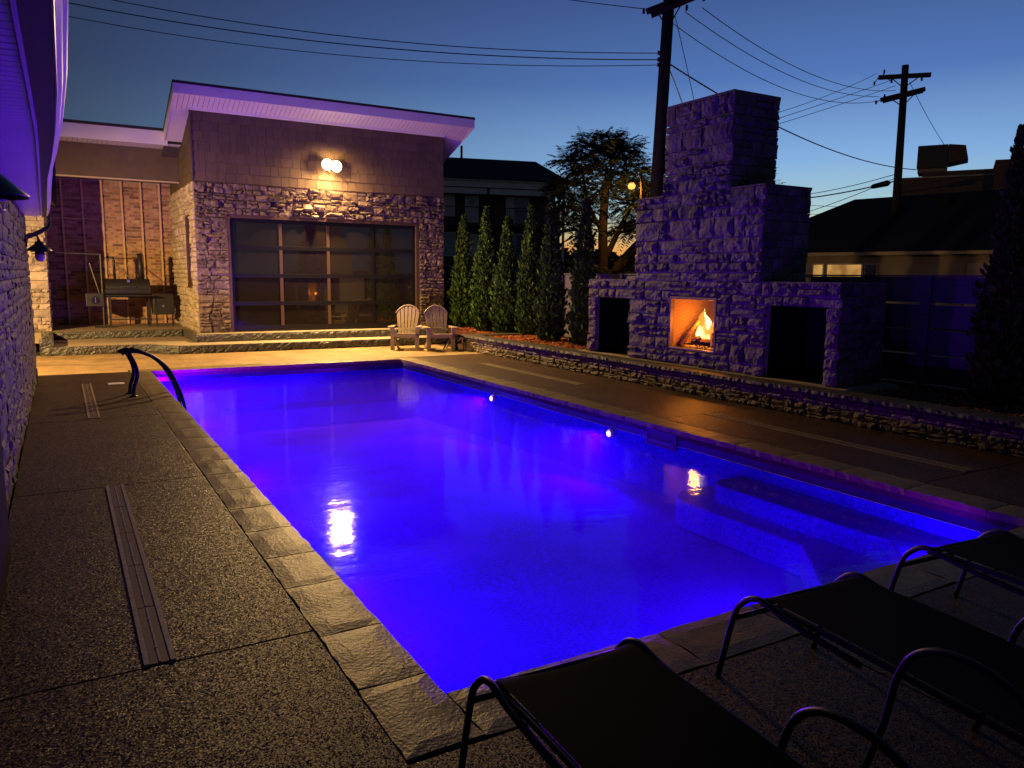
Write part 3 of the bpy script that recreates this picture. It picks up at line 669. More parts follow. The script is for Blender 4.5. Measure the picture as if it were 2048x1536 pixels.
while x < RXX - .04:
    l = min(.098, RXX - .035 - x); slabr(x, x + l - .008, EY + .035, FY + .03, .02, .03, 'soffit_board', M['fascia']); x += .10
y = FY + .035
while y < 22.2:
    if y < 19.5: slabr(LX + .035, 2.64, y, y + .09, .02, .03, 'soffit_board', M['fascia'])
    slabr(8.5, RXX - .035, y, y + .09, .02, .03, 'soffit_board', M['fascia']); y += .098
slabr(LX + .034, 2.6, EY + .034, 20.28, .035, .045, 'soffit_backing', M['mortar']); slabr(2.6, RXX - .034, EY + .034, 22.2, .035, .045, 'soffit_backing', M['mortar'])
slabr(2.6, 8.52, FY - .085, FY - .04, -.02, .019, 'frieze', M['fascia'])
# low roof over the recess
MB().box(-3, 20.3, 3.77, 2.598, 20.4, 4.52).build('header_panel', M['siding'], ph)
MB().box(-3, 20.27, 3.755, 2.6, 20.42, 3.785).build('header_trim', M['trimcream'], ph)
MB().box(-3, 19.5, 4.50, 2.30, 19.53, 4.80).build('fascia', M['fascia'], ph)
MB().box(-3, 19.46, 4.803, 2.22, 22.4, 4.86).build('roof', M['drip'], ph)
x = -3
while x < 2.58:
    MB().box(x, 19.54, 4.59 - .07, x + .09, 20.3, 4.535).build('soffit_board', M['fascia'], ph) if x > -1.2 else None; x += .098
MB().box(-3, 19.53, 4.54, 2.6, 20.4, 4.56).build('soffit_backing', M['mortar'], ph)
MB().box(-3, 20.42, 3.9, 2.6, 22.1, 3.93).build('recess_ceiling', M['siding'], ph)
# brick back wall of the recess, with battens
bw_ = thing('brick_wall', 'brick wall with pale wooden battens at the back of the grill recess', 'wall', (.8, 22.05, 0))
MB().box(-2.2, 22.05, .3, 2.62, 22.2, 3.9).build('mortar_bed', M['brick_mortar'], bw_)
br = []; z = 0; k = 0
while z < 3.5:
    x = -.11 * (k % 2)
    while x < 3.75:
        l = .205; xa = max(0, x); xb = min(3.75, x + l); 
        if xb - xa > .04: br.append((xa, z, xb - xa, .064))
        x += .215
    z += .075; k += 1
place(bw_, (-1.15, 22.045, .33), (1, 0, 0), (0, 0, 1), br, M['brick'], .016, 300, 'brick', .006, 'flat', .4, order=lambda i: (abs(br[i][0] - 2.9) * 1.2 + abs(br[i][1] - 2.3)))
for x in (.15, .59, 1.02, 1.46, 1.90, 2.33, -.3):
    MB().box(x - .022, 21.985, .33, x + .022, 22.02, 3.895).build('batten', M['wood'], bw_, bevel=.002)
MB().box(-1.1, 21.975, 2.92, .95, 21.984, 2.95).build('crosspiece', M['wood'], bw_)

# flood light
fl = thing('flood_light', 'lit twin flood light glowing above the glass door', 'flood light', FL)
MB().lathe((5.56, FY - .045, 4.12), [(0, .0), (.07, .0), (.07, -.04), (.05, -.055), (0, -.055)], 16, 'y').build('base_plate', M['bronze'], fl)
for sx in (-1, 1):
    cx = 5.56 + sx * .105; dz = .012 * sx * -1
    MB().tube([(5.56 + sx * .03, FY - .09, 4.12), (5.56 + sx * .08, FY - .13, 4.13 + dz), (cx, FY - .17, 4.13 + dz)], .016, 8).build('arm', M['bronze'], fl)
    h_ = MB().lathe((cx, FY - .17, 4.12 + dz), [(.03, .03), (.06, .0), (.115, -.09), (.128, -.13)], 18, 'y').build('lamp_head', M['bronze'], fl, True)
    MB().lathe((cx, FY - .30, 4.12 + dz), [(.125, 0), (.115, -.03), (.07, -.06), (.0, -.075)], 18, 'y').build('lens', M['flood'], h_, True)
MB().lathe((5.56, FY - .12, 4.02), [(0, -.05), (.03, -.045), (.04, 0), (.03, .04), (0, .045)], 12).build('motion_sensor', M['bronze'], fl, True)

# ================================================================== GRILL
gy = 20.9
gr = thing('smoker_grill', 'black barrel smoker grill standing in the recess before the bricks', 'grill', (1.4, gy, .33))
hw = .28
body = MB(); n = 20; vs = []
bd = MB(); 
prof = [(math.cos(a) * .27, math.sin(a) * .24) for a in [math.pi * k / 12 for k in range(13)]] + [(-.26, -.1), (-.12, -.2), (.12, -.2), (.26, -.1)]
def extr(prof, x0, x1, yc, zc):
    n = len(prof); v = [(x0, yc + p[0], zc + p[1]) for p in prof] + [(x1, yc + p[0], zc + p[1]) for p in prof]
    return MB().add(v, [tuple(range(n)), tuple(range(n, 2 * n))[::-1]] + [(i, (i + 1) % n, n + (i + 1) % n, n + i) for i in range(n)])
extr([(.27, 0), (.26, -.1), (.12, -.2), (-.12, -.2), (-.26, -.1), (-.27, 0)], .92, 1.90, gy, 1.24).build('barrel', M['grill'], gr, bevel=.006)
lid = extr([(math.cos(math.pi * k / 12) * .275, math.sin(math.pi * k / 12) * .24) for k in range(13)], .93, 1.89, gy, 1.245).build('lid', M['grill'], gr, bevel=.005)
MB().tube([(1.25, gy - .26, 1.30), (1.25, gy - .31, 1.29), (1.57, gy - .31, 1.29), (1.57, gy - .26, 1.30)], .011, 8).build('handle', M['steel'], lid)
MB().lathe((1.42, gy - .2, 1.43), [(0, -.02), (.035, -.02), (.035, .005), (0, .005)], 14, 'y').build('thermometer', M['steel'], lid)
fbx = MB().box(.50, gy - .2, .83, .88, gy + .2, 1.14).build('firebox', M['grill'], gr, bevel=.012)
MB().lathe((.70, gy - .202, .98), [(0, -.012), (.085, -.012), (.09, 0), (0, 0)], 20, 'y').build('damper', M['darkmetal'], fbx)
MB().box(.692, gy - .222, .915, .708, gy - .216, 1.045).build('damper_bar', M['steel'], fbx)
MB().box(.92, gy - .52, 1.075, 1.95, gy - .28, 1.10).build('front_shelf', M['grill'], gr, bevel=.004)
MB().box(1.93, gy - .25, .62, 2.40, gy + .22, 1.12).build('side_cabinet', M['grill'], gr, bevel=.01)
MB().lathe((2.15, gy - .255, .83), [(0, -.01), (.03, -.01), (.03, 0), (0, 0)], 12, 'y').build('knob', M['steel'], gr)
MB().tube([(1.96, gy - .27, 1.02), (1.96, gy - .29, .98), (1.96, gy - .29, .88), (1.96, gy - .27, .84)], .008, 6).build('handle', M['steel'], gr)
for x in (1.0, 1.84):
    for yv in (gy - .2, gy + .2): MB().bar((x, yv, .33), (x, yv, 1.1), .035, .035).build('leg', M['grill'], gr)
for x in (2.0, 2.36): MB().bar((x, gy - .2, .33), (x, gy - .2, .64), .035, .035).build('leg', M['grill'], gr)
MB().bar((1.0, gy - .2, .52), (1.84, gy - .2, .52), .03, .03).build('lower_rail', M['grill'], gr)
MB().tube([(1.72, gy + .1, 1.42), (1.72, gy + .1, 2.10)], .055, 14).build('chimney', M['grill'], gr, True)
MB().tube([(1.80, gy + .16, 1.42), (1.80, gy + .16, 2.08)], .012, 8).build('chimney_rod', M['steel'], gr, True)
MB().tube([(1.15, gy + .15, 1.42), (1.15, gy + .15, 1.92), (1.13, gy + .15, 1.98), (1.0, gy + .15, 2.0)], .03, 10).build('hoist_post', M['grill'], gr, True)
MB().bar((1.17, gy + .12, 1.86), (1.45, gy - .1, 1.52), .02, .02).build('hoist_chain', M['steel'], gr)
hk = thing('tool_stand', 'tall dark tool stand with a long crossbar left of the smoker', 'tool stand', (.86, gy - .1, .33))
MB().tube([(.86, gy - .1, .33), (.86, gy - .1, 2.05)], .028, 10).build('post', M['grill'], hk)
MB().tube([(.88, gy - .1, 2.055), (-.06, gy - .1, 2.075)], .012, 8).build('crossbar', M['steel'], hk)
MB().tube([(.62, gy - .14, 1.85), (.79, gy - .16, 1.14)], .010, 6).build('poker', M['steel'], hk)
MB().box(.66, gy - .25, .33, 1.06, gy + .05, .36).build('foot', M['grill'], hk)

# ================================================================== RETAINING WALL, BED
rw = thing('retaining_wall', 'low stone retaining wall with a dark rock faced cap along the right deck', 'retaining wall', (7.8, 6, 0))
MB().box(7.73, -2.5, -.1, 7.95, 15.34, .27).build('core', M['mortar'], rw)
MB().box(7.95, 15.14, -.1, 9.6, 15.34, .27).build('core', M['mortar'], rw)
rr_ = fill(14.6, .27, (.05, .1), (.09, .3), .3)
place(rw, (7.728, 15.34, 0), (0, -1, 0), (0, 0, 1), rr_, M['wall_stone'], .026, 290, djit=.5, order=lambda i: abs(rr_[i][0] - 6.5))
place(rw, (9.6, 15.342, 0), (-1, 0, 0), (0, 0, 1), fill(1.9, .27, (.06, .1), (.12, .3), .3), M['wall_stone'], .03, 0)
y = -2.5
def capstone(x0, x1, ya, yb):
    mb = MB(); n = max(3, int((yb - ya) / .045)); vs = []
    for i in range(n + 1):
        yy = ya + (yb - ya) * i / n; j = rng.uniform(-.014, .014); j2 = rng.uniform(-.018, .012)
        vs += [(x0 + .02 + rng.uniform(-.01, .01), yy, .272), (x0 + j2, yy, .30 + rng.uniform(-.006, .006)), (x0 + .012 + j, yy, .335), (x0 + .035 + rng.uniform(-.008, .01), yy, .345), (x1, yy, .345), (x1, yy, .272)]
    R = 6; fs = [(i * R + k, i * R + (k + 1) % R, (i + 1) * R + (k + 1) % R, (i + 1) * R + k) for i in range(n) for k in range(R)]
    fs += [tuple(range(R))[::-1], tuple(n * R + k for k in range(R))]
    mb.add(vs, fs).build('cap_stone', M['cap'], rw)
while y < 15.36:
    l = rng.uniform(.75, 1.1); l = 15.38 - y if 15.38 - y - l < .5 else l
    capstone(7.655, 7.99, y + .004, y + l - .004); y += l
MB().box(8.0, 15.06, .272, 9.6, 15.39, .345).build('cap_stone', M['cap'], rw, bevel=.01)
structure('planting_bed', MB().box(7.99, -2.5, -.1, 9.75, 15.06, .30).box(8.55, 15.06, -.1, 11, 20.5, .30), M['soil'])
structure('hearth_slab', MB().box(7.92, 5.75, .30, 8.95, 11.2, .358), M['tread'])
structure('side_yard', MB().box(7.72, 15.4, -.1, 8.55, 20.5, 0.0), M['deck'])
# mulch chips
mb = MB()
for i in range(9500):
    if i < 6500: y = rng.uniform(10.9, 18.9); x = rng.uniform(7.98, 9.5) if y < 15.2 else rng.uniform(8.56, 9.5)
    else: y = rng.uniform(-.5, 5.8); x = rng.uniform(7.98, 9.5)
    z = .303 + rng.uniform(0, .022); a = rng.uniform(0, math.pi); l = rng.uniform(.015, .045); ww = rng.uniform(.005, .014)
    dx, dy = math.cos(a) * l, math.sin(a) * l; px, py = -math.sin(a) * ww, math.cos(a) * ww; t1, t2 = rng.uniform(-.012, .014), rng.uniform(-.008, .01)
    mb.add([(x - dx - px, y - dy - py, z - t1), (x + dx - px, y + dy - py, z + t1), (x + dx + px, y + dy + py, z + t1 + t2), (x - dx + px, y - dy + py, z - t1 + t2)], [(0, 1, 2, 3)])
o = mb.build('mulch', M['mulch'], kind='stuff'); o['label'] = 'red wood chip mulch over the raised planting bed'

# ================================================================== FIREPLACE
fp = thing('fireplace', 'tall stepped stone fireplace with a burning firebox and two dark log niches', 'fireplace', (8.4, 8.47, .36))
XF = 7.995; XB = 8.86
c_ = MB()
c_.box(XF, 5.98, .358, XB, 6.11, 1.31).box(XF, 7.05, .358, XB, 7.93, 1.31).box(XF, 8.90, .358, XB, 9.86, 1.31).box(XF, 10.80, .358, XB, 10.96, 1.31)
c_.box(XF, 7.93, .358, XB, 8.90, .60).box(XF, 5.98, 1.31, XB, 7.93, 1.585).box(XF, 8.90, 1.31, XB, 10.96, 1.585).box(XF, 7.93, 1.36, XB, 8.90, 1.585)
c_.box(8.76, 6.11, .358, XB, 7.05, 1.31).box(8.76, 9.86, .358, XB, 10.80, 1.31).box(8.62, 7.93, .60, XB, 8.90, 1.36)
c_.box(XF, 7.21, 1.585, XB, 9.71, 2.85).box(XF, 7.83, 2.85, XB, 9.10, 4.13)
c_.build('core', M['pale_mortar'], fp)
NB = principled('niche_shade_black', (.008, .008, .010), .8, 0, .1)[0]  # black sheets added inside the niches, their shade put into the colour
for ya, yb in ((6.11, 7.05), (9.86, 10.80)):
    MB().box(8.74, ya + .001, .36, 8.757, yb - .001, 1.309).box(8.06, ya + .001, .36, 8.739, ya + .012, 1.309).box(8.06, yb - .012, .36, 8.739, yb - .001, 1.309).box(8.06, ya + .013, 1.297, 8.739, yb - .013, 1.308).box(8.06, ya + .013, .3585, 8.739, yb - .013, .364).build('niche_shade_sheets', NB, fp)
FR = []
def fr_(ya, yb, z0, z1, rh=(.11, .29), rl=(.15, .56), sp=.5):
    # U = -Y, origin at Y=11.0
    W_ = yb - ya
    for x, y, l, h in fill(W_, z1 - z0, rh, rl, sp):
        a = rng.uniform(-.004, .028) if x < 1e-4 else 0; b2 = rng.uniform(-.004, .028) if abs(x + l - W_) < 1e-3 else 0
        FR.append((11.0 - yb + x - a, z0 - .36 + y, l + a + b2, h))
fr_(5.94, 6.11, .36, 1.30, (.1, .2), (.17, .18), 0); fr_(7.05, 7.92, .36, 1.30); fr_(8.91, 9.86, .36, 1.30); fr_(10.80, 11.0, .36, 1.30, (.1, .2), (.2, .21), 0)
fr_(7.92, 8.91, .36, .585); fr_(5.94, 7.92, 1.30, 1.60, (.12, .17)); fr_(8.91, 11.0, 1.30, 1.60, (.12, .17)); fr_(7.92, 8.91, 1.375, 1.60, (.1, .2))
fr_(7.17, 9.75, 1.60, 2.86); fr_(7.79, 9.14, 2.86, 4.14)
place(fp, (XF, 11.0, .36), (0, -1, 0), (0, 0, 1), FR, M['fire_stone'], .046, 285, djit=.5, gap=.018)
# near side faces (towards the camera), joined
for (ya, z0, z1) in ((5.975, .36, 1.6), (7.205, 1.6, 2.86), (7.825, 2.86, 4.14)):
    place(fp, (XF - .01, ya, z0), (1, 0, 0), (0, 0, 1), fill(XB - XF + .02, z1 - z0, (.1, .22), (.18, .42), .3), M['fire_stone'], .035, 0, name='side_stone')
for nm, q in (('cap', (7.97, 7.80, 4.135, 8.88, 9.13, 4.165)), ('shoulder_cap', (7.97, 9.14, 2.855, 8.88, 9.74, 2.875)), ('shoulder_cap', (7.97, 7.18, 2.855, 8.88, 7.80, 2.875)), ('shelf_cap', (7.97, 5.95, 1.59, 8.88, 7.17, 1.612)), ('shelf_cap', (7.97, 9.75, 1.59, 8.88, 10.98, 1.612))):
    MB().box(*q).build(nm, M['fire_stone'], fp)
fbm = principled('firebox_frame', (.22, .16, .13), .35, .5)[0]
fb = MB().box(7.955, 7.93, 1.335, 8.03, 8.90, 1.37).box(7.955, 7.93, .585, 8.03, 8.90, .615).box(7.955, 7.93, .615, 8.03, 7.965, 1.335).box(7.955, 8.865, .615, 8.03, 8.90, 1.335).build('firebox', fbm, fp, bevel=.004)
# lining: two slanting cheeks and a back
def panel(a, b2, z0, z1): return MB().add([(a[0], a[1], z0), (b2[0], b2[1], z0), (b2[0], b2[1], z1), (a[0], a[1], z1)], [(0, 1, 2, 3)]).build('lining_panel', M['firebrick'], fb)
panel((8.03, 8.88), (8.50, 8.62), .615, 1.36); panel((8.50, 8.62), (8.50, 8.20), .615, 1.36); panel((8.50, 8.20), (8.03, 7.95), .615, 1.36)
MB().box(8.03, 7.94, .60, 8.60, 8.89, .618).build('floor', M['darkmetal'], fb); MB().box(8.03, 7.94, 1.352, 8.61, 8.89, 1.359).build('ceiling', M['darkmetal'], fb)
# logs and flames
lg = thing('log_set', 'charred logs stacked on the firebox grate', 'logs', (8.25, 8.5, .62))
lm = varied('charred_log', [(.10, .05, .03), (.20, .11, .06), (.07, .04, .03)], .85, 20, .8, .01, 60, .2, .4)
for a, b2, r_ in (((8.10, 8.76, .65), (8.22, 8.52, 1.02), .036), ((8.15, 8.15, .66), (8.3, 8.33, .98), .038), ((8.22, 8.65, .70), (8.22, 8.2, .72), .045), ((8.34, 8.62, .72), (8.3, 8.22, .78), .04), ((8.16, 8.5, .75), (8.36, 8.36, .83), .035)):
    A = Vector(a); Bv = Vector(b2); MB().tube([A, A.lerp(Bv, .3) + Vector((0, rng.uniform(-.012, .012), .006)), A.lerp(Bv, .7) + Vector((0, rng.uniform(-.012, .012), -.004)), Bv], [r_, r_ * 1.05, r_ * .9, r_ * .8], 9).build('log', lm, lg)
gt = MB()
for k in range(7): gt.tube([(8.08, 8.2 + k * .08, .665), (8.4, 8.2 + k * .08, .665)], .008, 6)
gt.build('grate', M['darkmetal'], lg)
em = MB()
for k in range(26): 
    cx, cy = rng.uniform(8.08, 8.3), rng.uniform(8.15, 8.72); em.lathe((cx, cy, .632), [(0, -.008), (rng.uniform(.012, .022), 0), (0, .012)], 6)
em.build('embers', M['ember'], lg, kind='stuff')
fm = thing('fire', 'bright yellow flames rising from the logs in the firebox', 'fire', (8.25, 8.42, .75))
def tongue(x, y, z, r, h, mat, nm, sd_):
    n = 12; vs = []; rows = 9
    for i in range(rows + 1):
        t = i / rows; rad = r * (math.sin(min(1, t * 2.6 + .35) * math.pi / 2) if t < .35 else (1 - (t - .35) / .65) ** .9) + .001
        ox = math.sin(t * 4.2 + sd_) * r * .45 * t; oy = math.cos(t * 5 + sd_ * 2) * r * .5 * t
        for k in range(n):
            a = 2 * math.pi * k / n; w_ = 1 + .22 * math.sin(3 * a + sd_ + t * 5)
            vs.append((x + ox + math.cos(a) * rad * .7 * w_, y + oy + math.sin(a) * rad * w_, z + h * t))
    fs = [(i * n + k, i * n + (k + 1) % n, (i + 1) * n + (k + 1) % n, (i + 1) * n + k) for i in range(rows) for k in range(n)]
    MB().add(vs, fs).build(nm, mat, fm, True)
tongue(8.23, 8.40, .76, .10, .38, M['flame_core'], 'flame', 0); tongue(8.22, 8.32, .76, .055, .24, M['flame_core'], 'flame', 2); tongue(8.22, 8.51, .75, .065, .20, M['flame_core'], 'flame', 4)
tongue(8.25, 8.43, .84, .032, .36, M['flame_core'], 'flame', 1); tongue(8.27, 8.58, .72, .03, .20, M['flame_outer'], 'flame', 3); tongue(8.27, 8.26, .72, .032, .24, M['flame_outer'], 'flame', 5); tongue(8.30, 8.52, .80, .04, .18, M['flame_outer'], 'flame', 6)

for q in ((8.24, 8.41, .74, .135, .44, 1.5), (8.24, 8.54, .72, .07, .26, 4.4), (8.23, 8.27, .72, .07, .30, 2.2)):
    tongue(*q[:5], M['flame_outer'], 'flame', q[5])
# ================================================================== HANDRAIL
hr = thing('handrail', 'pair of curved black pool handrails arching from the deck into the water', 'handrail', (.75, 11.6, 0))
def smooth(pts, n=6):
    out = []
    for i in range(len(pts) - 1):
        p0 = Vector(pts[max(i - 1, 0)]); p1 = Vector(pts[i]); p2 = Vector(pts[i + 1]); p3 = Vector(pts[min(i + 2, len(pts) - 1)])
        for k in range(n):
            t = k / n; out.append(.5 * ((2 * p1) + (p2 - p0) * t + (2 * p0 - 5 * p1 + 4 * p2 - p3) * t * t + (3 * p1 - p0 - 3 * p2 + p3) * t ** 3))
    out.append(Vector(pts[-1])); return out
for yv, dx in ((11.30, 0), (11.62, -.02)):
    MB().tube(smooth([(.64 + dx, yv, .575), (.70 + dx, yv, .60), (.86 + dx, yv, .595), (1.05 + dx, yv, .50), (1.20 + dx, yv, .34), (1.31 + dx, yv, .10), (1.37 + dx, yv, -.12), (1.41 + dx, yv, -.45)]), .024, 12).build('rail', M['tube'], hr, True)
    MB().tube(smooth([(.755 + dx, yv, .0), (.77 + dx, yv, .12), (.815 + dx, yv, .28), (.80 + dx, yv, .42), (.73 + dx, yv, .585)]), .024, 12).build('post', M['tube'], hr, True)
    MB().lathe((.755 + dx, yv, .001), [(.055, 0), (.055, .008), (.03, .02), (.024, .02)], 18).build('flange', M['darkmetal'], hr, True)

# ================================================================== ADIRONDACK CHAIRS (local: faces -Y)
def adirondack(label):
    t = thing('adirondack_chair', label, 'chair', (0, 0, 0), 0, 'tan adirondack chairs by the stone wall', local=True)
    m_ = M['chair']
    for s in (-1, 1):
        MB().bar((s * .27, -.28, 0), (s * .27, -.28, .50), .09, .03, (0, 1, 0)).build('leg', m_, t, bevel=.004)
        MB().bar((s * .235, -.26, .33), (s * .235, .42, .02), .03, .10).build('leg', m_, t, bevel=.004)
        a = MB().prism([(s * .235, -.34), (s * .38, -.34), (s * .385, -.1), (s * .34, .22), (s * .30, .30), (s * .26, .30)], .50, .522); a.build('armrest', m_, t, bevel=.004)
        MB().bar((s * .295, -.26, .40), (s * .31, -.26, .495), .03, .08, (0, 1, 0)).build('arm_bracket', m_, t)
    for k in range(6):
        y = -.28 + k * .088; z = .37 - (y + .28) * .30
        MB().bar((-.25, y, z), (.25, y, z), .076, .018).build('seat_slat', m_, t, bevel=.003)
    MB().bar((-.25, -.325, .335), (.25, -.325, .335), .02, .075).build('apron', m_, t)
    n = 6; tops = []
    def bp(u, h):  # point on reclined back; u across, h along the board
        return (u, .15 + h * .38, .27 + h * .86)
    for k in range(n):
        f = (k + .5) / n - .5; bu = f * .38; tu = f * .56
        Lk = .80 - (abs(f) * 2) ** 2 * .17
        f0, f1 = k / n - .5 + .016, (k + 1) / n - .5 - .016
        L0 = .80 - (abs(f0) * 2) ** 2.2 * .20; L1 = .80 - (abs(f1) * 2) ** 2.2 * .20
        a0, a1, b0, b1 = bp(f0 * .38, 0), bp(f1 * .38, 0), bp(f0 * .54 * (1 if True else 0), L0), bp(f1 * .54, L1)
        th = Vector((0, -.86, .38)).normalized() * .016
        V_ = [Vector(p) for p in (a0, a1, b1, b0)]; MB().add([*V_, *[v + th for v in V_]], [(0, 3, 2, 1), (4, 5, 6, 7), (0, 1, 5, 4), (1, 2, 6, 5), (2, 3, 7, 6), (3, 0, 4, 7)]).build('back_slat', m_, t)
    arcp = []
    for k in range(13):
        f = k / 12 - .5; arcp.append(Vector(bp(f * .545, .80 - (abs(f) * 2) ** 2.2 * .20 + .008)) + Vector((0, -.012, 0)))
    MB().tube(arcp, .016, 6).build('top_rim', m_, t, True)
    p = bp(0, .30); MB().bar((-.25, p[1] + .03, p[2]), (.25, p[1] + .03, p[2]), .02, .07).build('back_rail', m_, t)
    return t
c1 = adirondack('left of two tan adirondack chairs, before the right edge of the glass door')
c1.location = (6.62, 16.02, 0); c1.rotation_euler = (0, 0, math.radians(-29))
copy_tree(c1, 'right of two tan adirondack chairs, beside the end of the stone wall', (7.20, 15.55, 0), math.radians(-15))
st = thing('side_table', 'small dark round side table between the right chair and the stone wall', 'side table', (7.50, 15.35, 0))
MB().lathe((7.50, 15.48, .30), [(.0, 0), (.24, 0), (.25, .012), (.24, .025), (0, .025)], 24).build('table_top', M['darkmetal'], st)
for k in range(3):
    a = math.radians(30 + 120 * k); MB().bar((7.50 + .06 * math.cos(a), 15.48 + .06 * math.sin(a), .30), (7.50 + .2 * math.cos(a), 15.48 + .2 * math.sin(a), 0), .05, .03).build('leg', M['darkmetal'], st)

# ================================================================== LOUNGERS (local: foot end towards +Y)
def lounger(label):
    t = thing('sun_lounger', label, 'sun lounger', (0, 0, 0), 0, 'black sling loungers at the near end of the pool', local=True)
    W_ = .262
    fr = MB()
    for s in (-1, 1):
        fr.tube(smooth([(s * W_, .0, .395), (s * W_, -.12, .402), (s * W_, -.45, .40), (s * W_, -.9, .385), (s * W_, -1.3, .385), (s * W_, -1.75, .47)]), .012, 8)
    fr.tube([(-W_, .0, .395), (W_, .0, .395)], .014, 8); fr.tube([(-W_, -1.75, .47), (W_, -1.75, .47)], .012, 8)
    fr.build('frame', M['tube'], t, True)
    sp = smooth([(0, .012, .398), (0, -.03, .408), (0, -.14, .408), (0, -.45, .404), (0, -.9, .389), (0, -1.3, .389), (0, -1.74, .474)])
    vs = []; 
    for p in sp:
        for k in range(7):
            u = k / 6 * 2 - 1; vs.append((u * W_ * .985, p.y, p.z + .012 - .014 * (1 - u * u)))
    MB().add(vs, [(i * 7 + k, i * 7 + k + 1, (i + 1) * 7 + k + 1, (i + 1) * 7 + k) for i in range(len(sp) - 1) for k in range(6)]).build('sling', M['sling'], t, True)
    for s in (-1, 1):
        MB().tube(smooth([(s * .282, .20, .0), (s * .282, .13, .28), (s * .282, .08, .37), (s * .282, .0, .415), (s * .282, -.12, .396), (s * .28, -.30, .375), (s * .272, -.46, .36)]), .0125, 8).build('leg', M['tube'], t, True)
        MB().tube(smooth([(s * .31, -.52, .0), (s * .31, -.585, .22), (s * .31, -.625, .42), (s * .31, -.69, .52), (s * .31, -.80, .56), (s * .31, -.95, .54), (s * .31, -1.15, .42), (s * .31, -1.35, .2), (s * .31, -1.5, .0)]), .0125, 8).build('armrest', M['tube'], t, True)
    MB().tube([(-.28, .12, .29), (.28, .12, .29)], .011, 8).build('stretcher', M['tube'], t, True)
    return t
L1 = lounger('black sling sun lounger nearest the camera at the pool corner')
L1.location = (1.345, 1.93, 0); L1.rotation_euler = (0, 0, math.radians(-2))
copy_tree(L1, 'middle of three black sling sun loungers at the near pool edge', (2.55, 1.95, 0), math.radians(-3))
copy_tree(L1, 'black sling sun lounger at the right photo edge below the pool corner', (3.69, 1.97, 0), math.radians(-4))

# ================================================================== FENCE
def fence(ax, ay, bx, by, label, nx):
    L = math.dist((ax, ay), (bx, by)); ux, uy = (bx - ax) / L, (by - ay) / L
    t = thing('fence', label, 'fence', ((ax + bx) / 2, (ay + by) / 2, .3))
    bay = L / nx
    for i in range(nx + 1):
        x, y = ax + ux * bay * i, ay + uy * bay * i
        MB().box(x - .065, y - .065, -.1, x + .065, y + .065, 1.70).build('post', M['fence'], t, bevel=.005)
    for i in range(nx):
        for k, (z0, z1) in enumerate(((.32, .685), (.705, 1.015), (1.04, 1.335), (1.365, 1.69))):
            a0, a1 = bay * i + .066, bay * (i + 1) - .066
            MB().bar((ax + ux * a0, ay + uy * a0, (z0 + z1) / 2), (ax + ux * a1, ay + uy * a1, (z0 + z1) / 2), .025, z1 - z0).build('board', M['fence'], t)
        a0, a1 = bay * i, bay * (i + 1)
        MB().bar((ax + ux * a0, ay + uy * a0, 1.705), (ax + ux * a1, ay + uy * a1, 1.705), .10, .02).build('top_rail', M['fence'], t)
fence(9.66, 5.91 - 8.4, 9.66, 20.61 - .0, 'long dark fence of wide horizontal boards behind the fireplace', 11)
fence(8.6, 20.62, 9.58, 20.62, 'short dark board fence between the pool house and the arborvitae', 1)

# ================================================================== ARBORVITAE
def arbor(x, y, h, r, n, label, seed, z0=.3):
    rr = random.Random(seed); t = thing('arborvitae', label, 'tree', (x, y, z0), group='arborvitae in the mulch bed')
    MB().tube([(x, y, z0 - .02), (x + rr.uniform(-.02, .02), y, z0 + h * .6), (x, y, z0 + h * .93)], [.03, .02, .005], 7).build('trunk', M['bark'], t)
    mb = MB(); ph_ = rr.uniform(0, 6); 
    def R(tt, a):
        base = (.55 + .45 * math.sin(min(1, tt / .18) * math.pi / 2)) * (1 - tt) ** .72 if tt > 0 else .5
        return r * base * (1 + .30 * noise.noise(Vector((math.cos(a) * 1.6 + seed, math.sin(a) * 1.6, tt * 9))) + .24 * noise.noise(Vector((math.cos(a) * 4, seed, tt * 22))))
    for i in range(n):
        tt = rr.random() ** 1.15 * .985; a = rr.uniform(0, 2 * math.pi); q = 1 - abs(rr.gauss(0, .20))
        lean = math.sin(tt * 3 + ph_) * .03
        stray = rr.random() < .05
        rad = R(tt, a) * (rr.uniform(1.05, 1.3) if stray else max(.1, q)) + .01; cx = x + lean + math.cos(a) * rad; cy = y + math.sin(a) * rad; cz = z0 + .02 + tt * h
        l = rr.uniform(.04, .10) * (1 - .35 * tt) * (1.5 if stray else 1); wd = l * rr.uniform(.22, .4); oa = a + rr.uniform(-.6, .6)
        out = Vector((math.cos(oa) * .45, math.sin(oa) * .45, rr.uniform(.6, 1.1))).normalized(); sdv = out.cross(Vector((rr.uniform(-1, 1), rr.uniform(-1, 1), rr.uniform(-.3, .3)))).normalized() * wd
        c = Vector((cx, cy, cz)); mb.add([c - sdv * .4, c + out * l * .5 - sdv, c + out * l, c + out * l * .55 + sdv, c + sdv * .4], [(0, 1, 2, 3, 4)])
    mb.build('foliage', M['cedar'], t)
ARB = [(9.05, 18.0, 2.88, .37, 'dull green arborvitae nearest the pool house'), (8.86, 16.47, 2.96, .30, 'brightest green slender arborvitae, second from the pool house'),
       (9.0, 15.70, 2.70, .30, 'shortest arborvitae, with a small side leader'), (9.3, 15.15, 2.95, .30, 'arborvitae with a drooping tip, just left of the tallest pair'),
       (8.82, 13.55, 3.0, .30, 'arborvitae with the tallest thin tip in front of the apartment corner'), (8.86, 12.35, 2.84, .30, 'arborvitae standing alone nearest the left side of the fireplace')]
for i, (x, y, h, r, lb) in enumerate(ARB): arbor(x, y, h, r, 7500, lb, 11 + i)
arbor(9.0, 4.62, 3.0, .26, 9000, 'tall dark arborvitae before the fence at the right edge', 40)
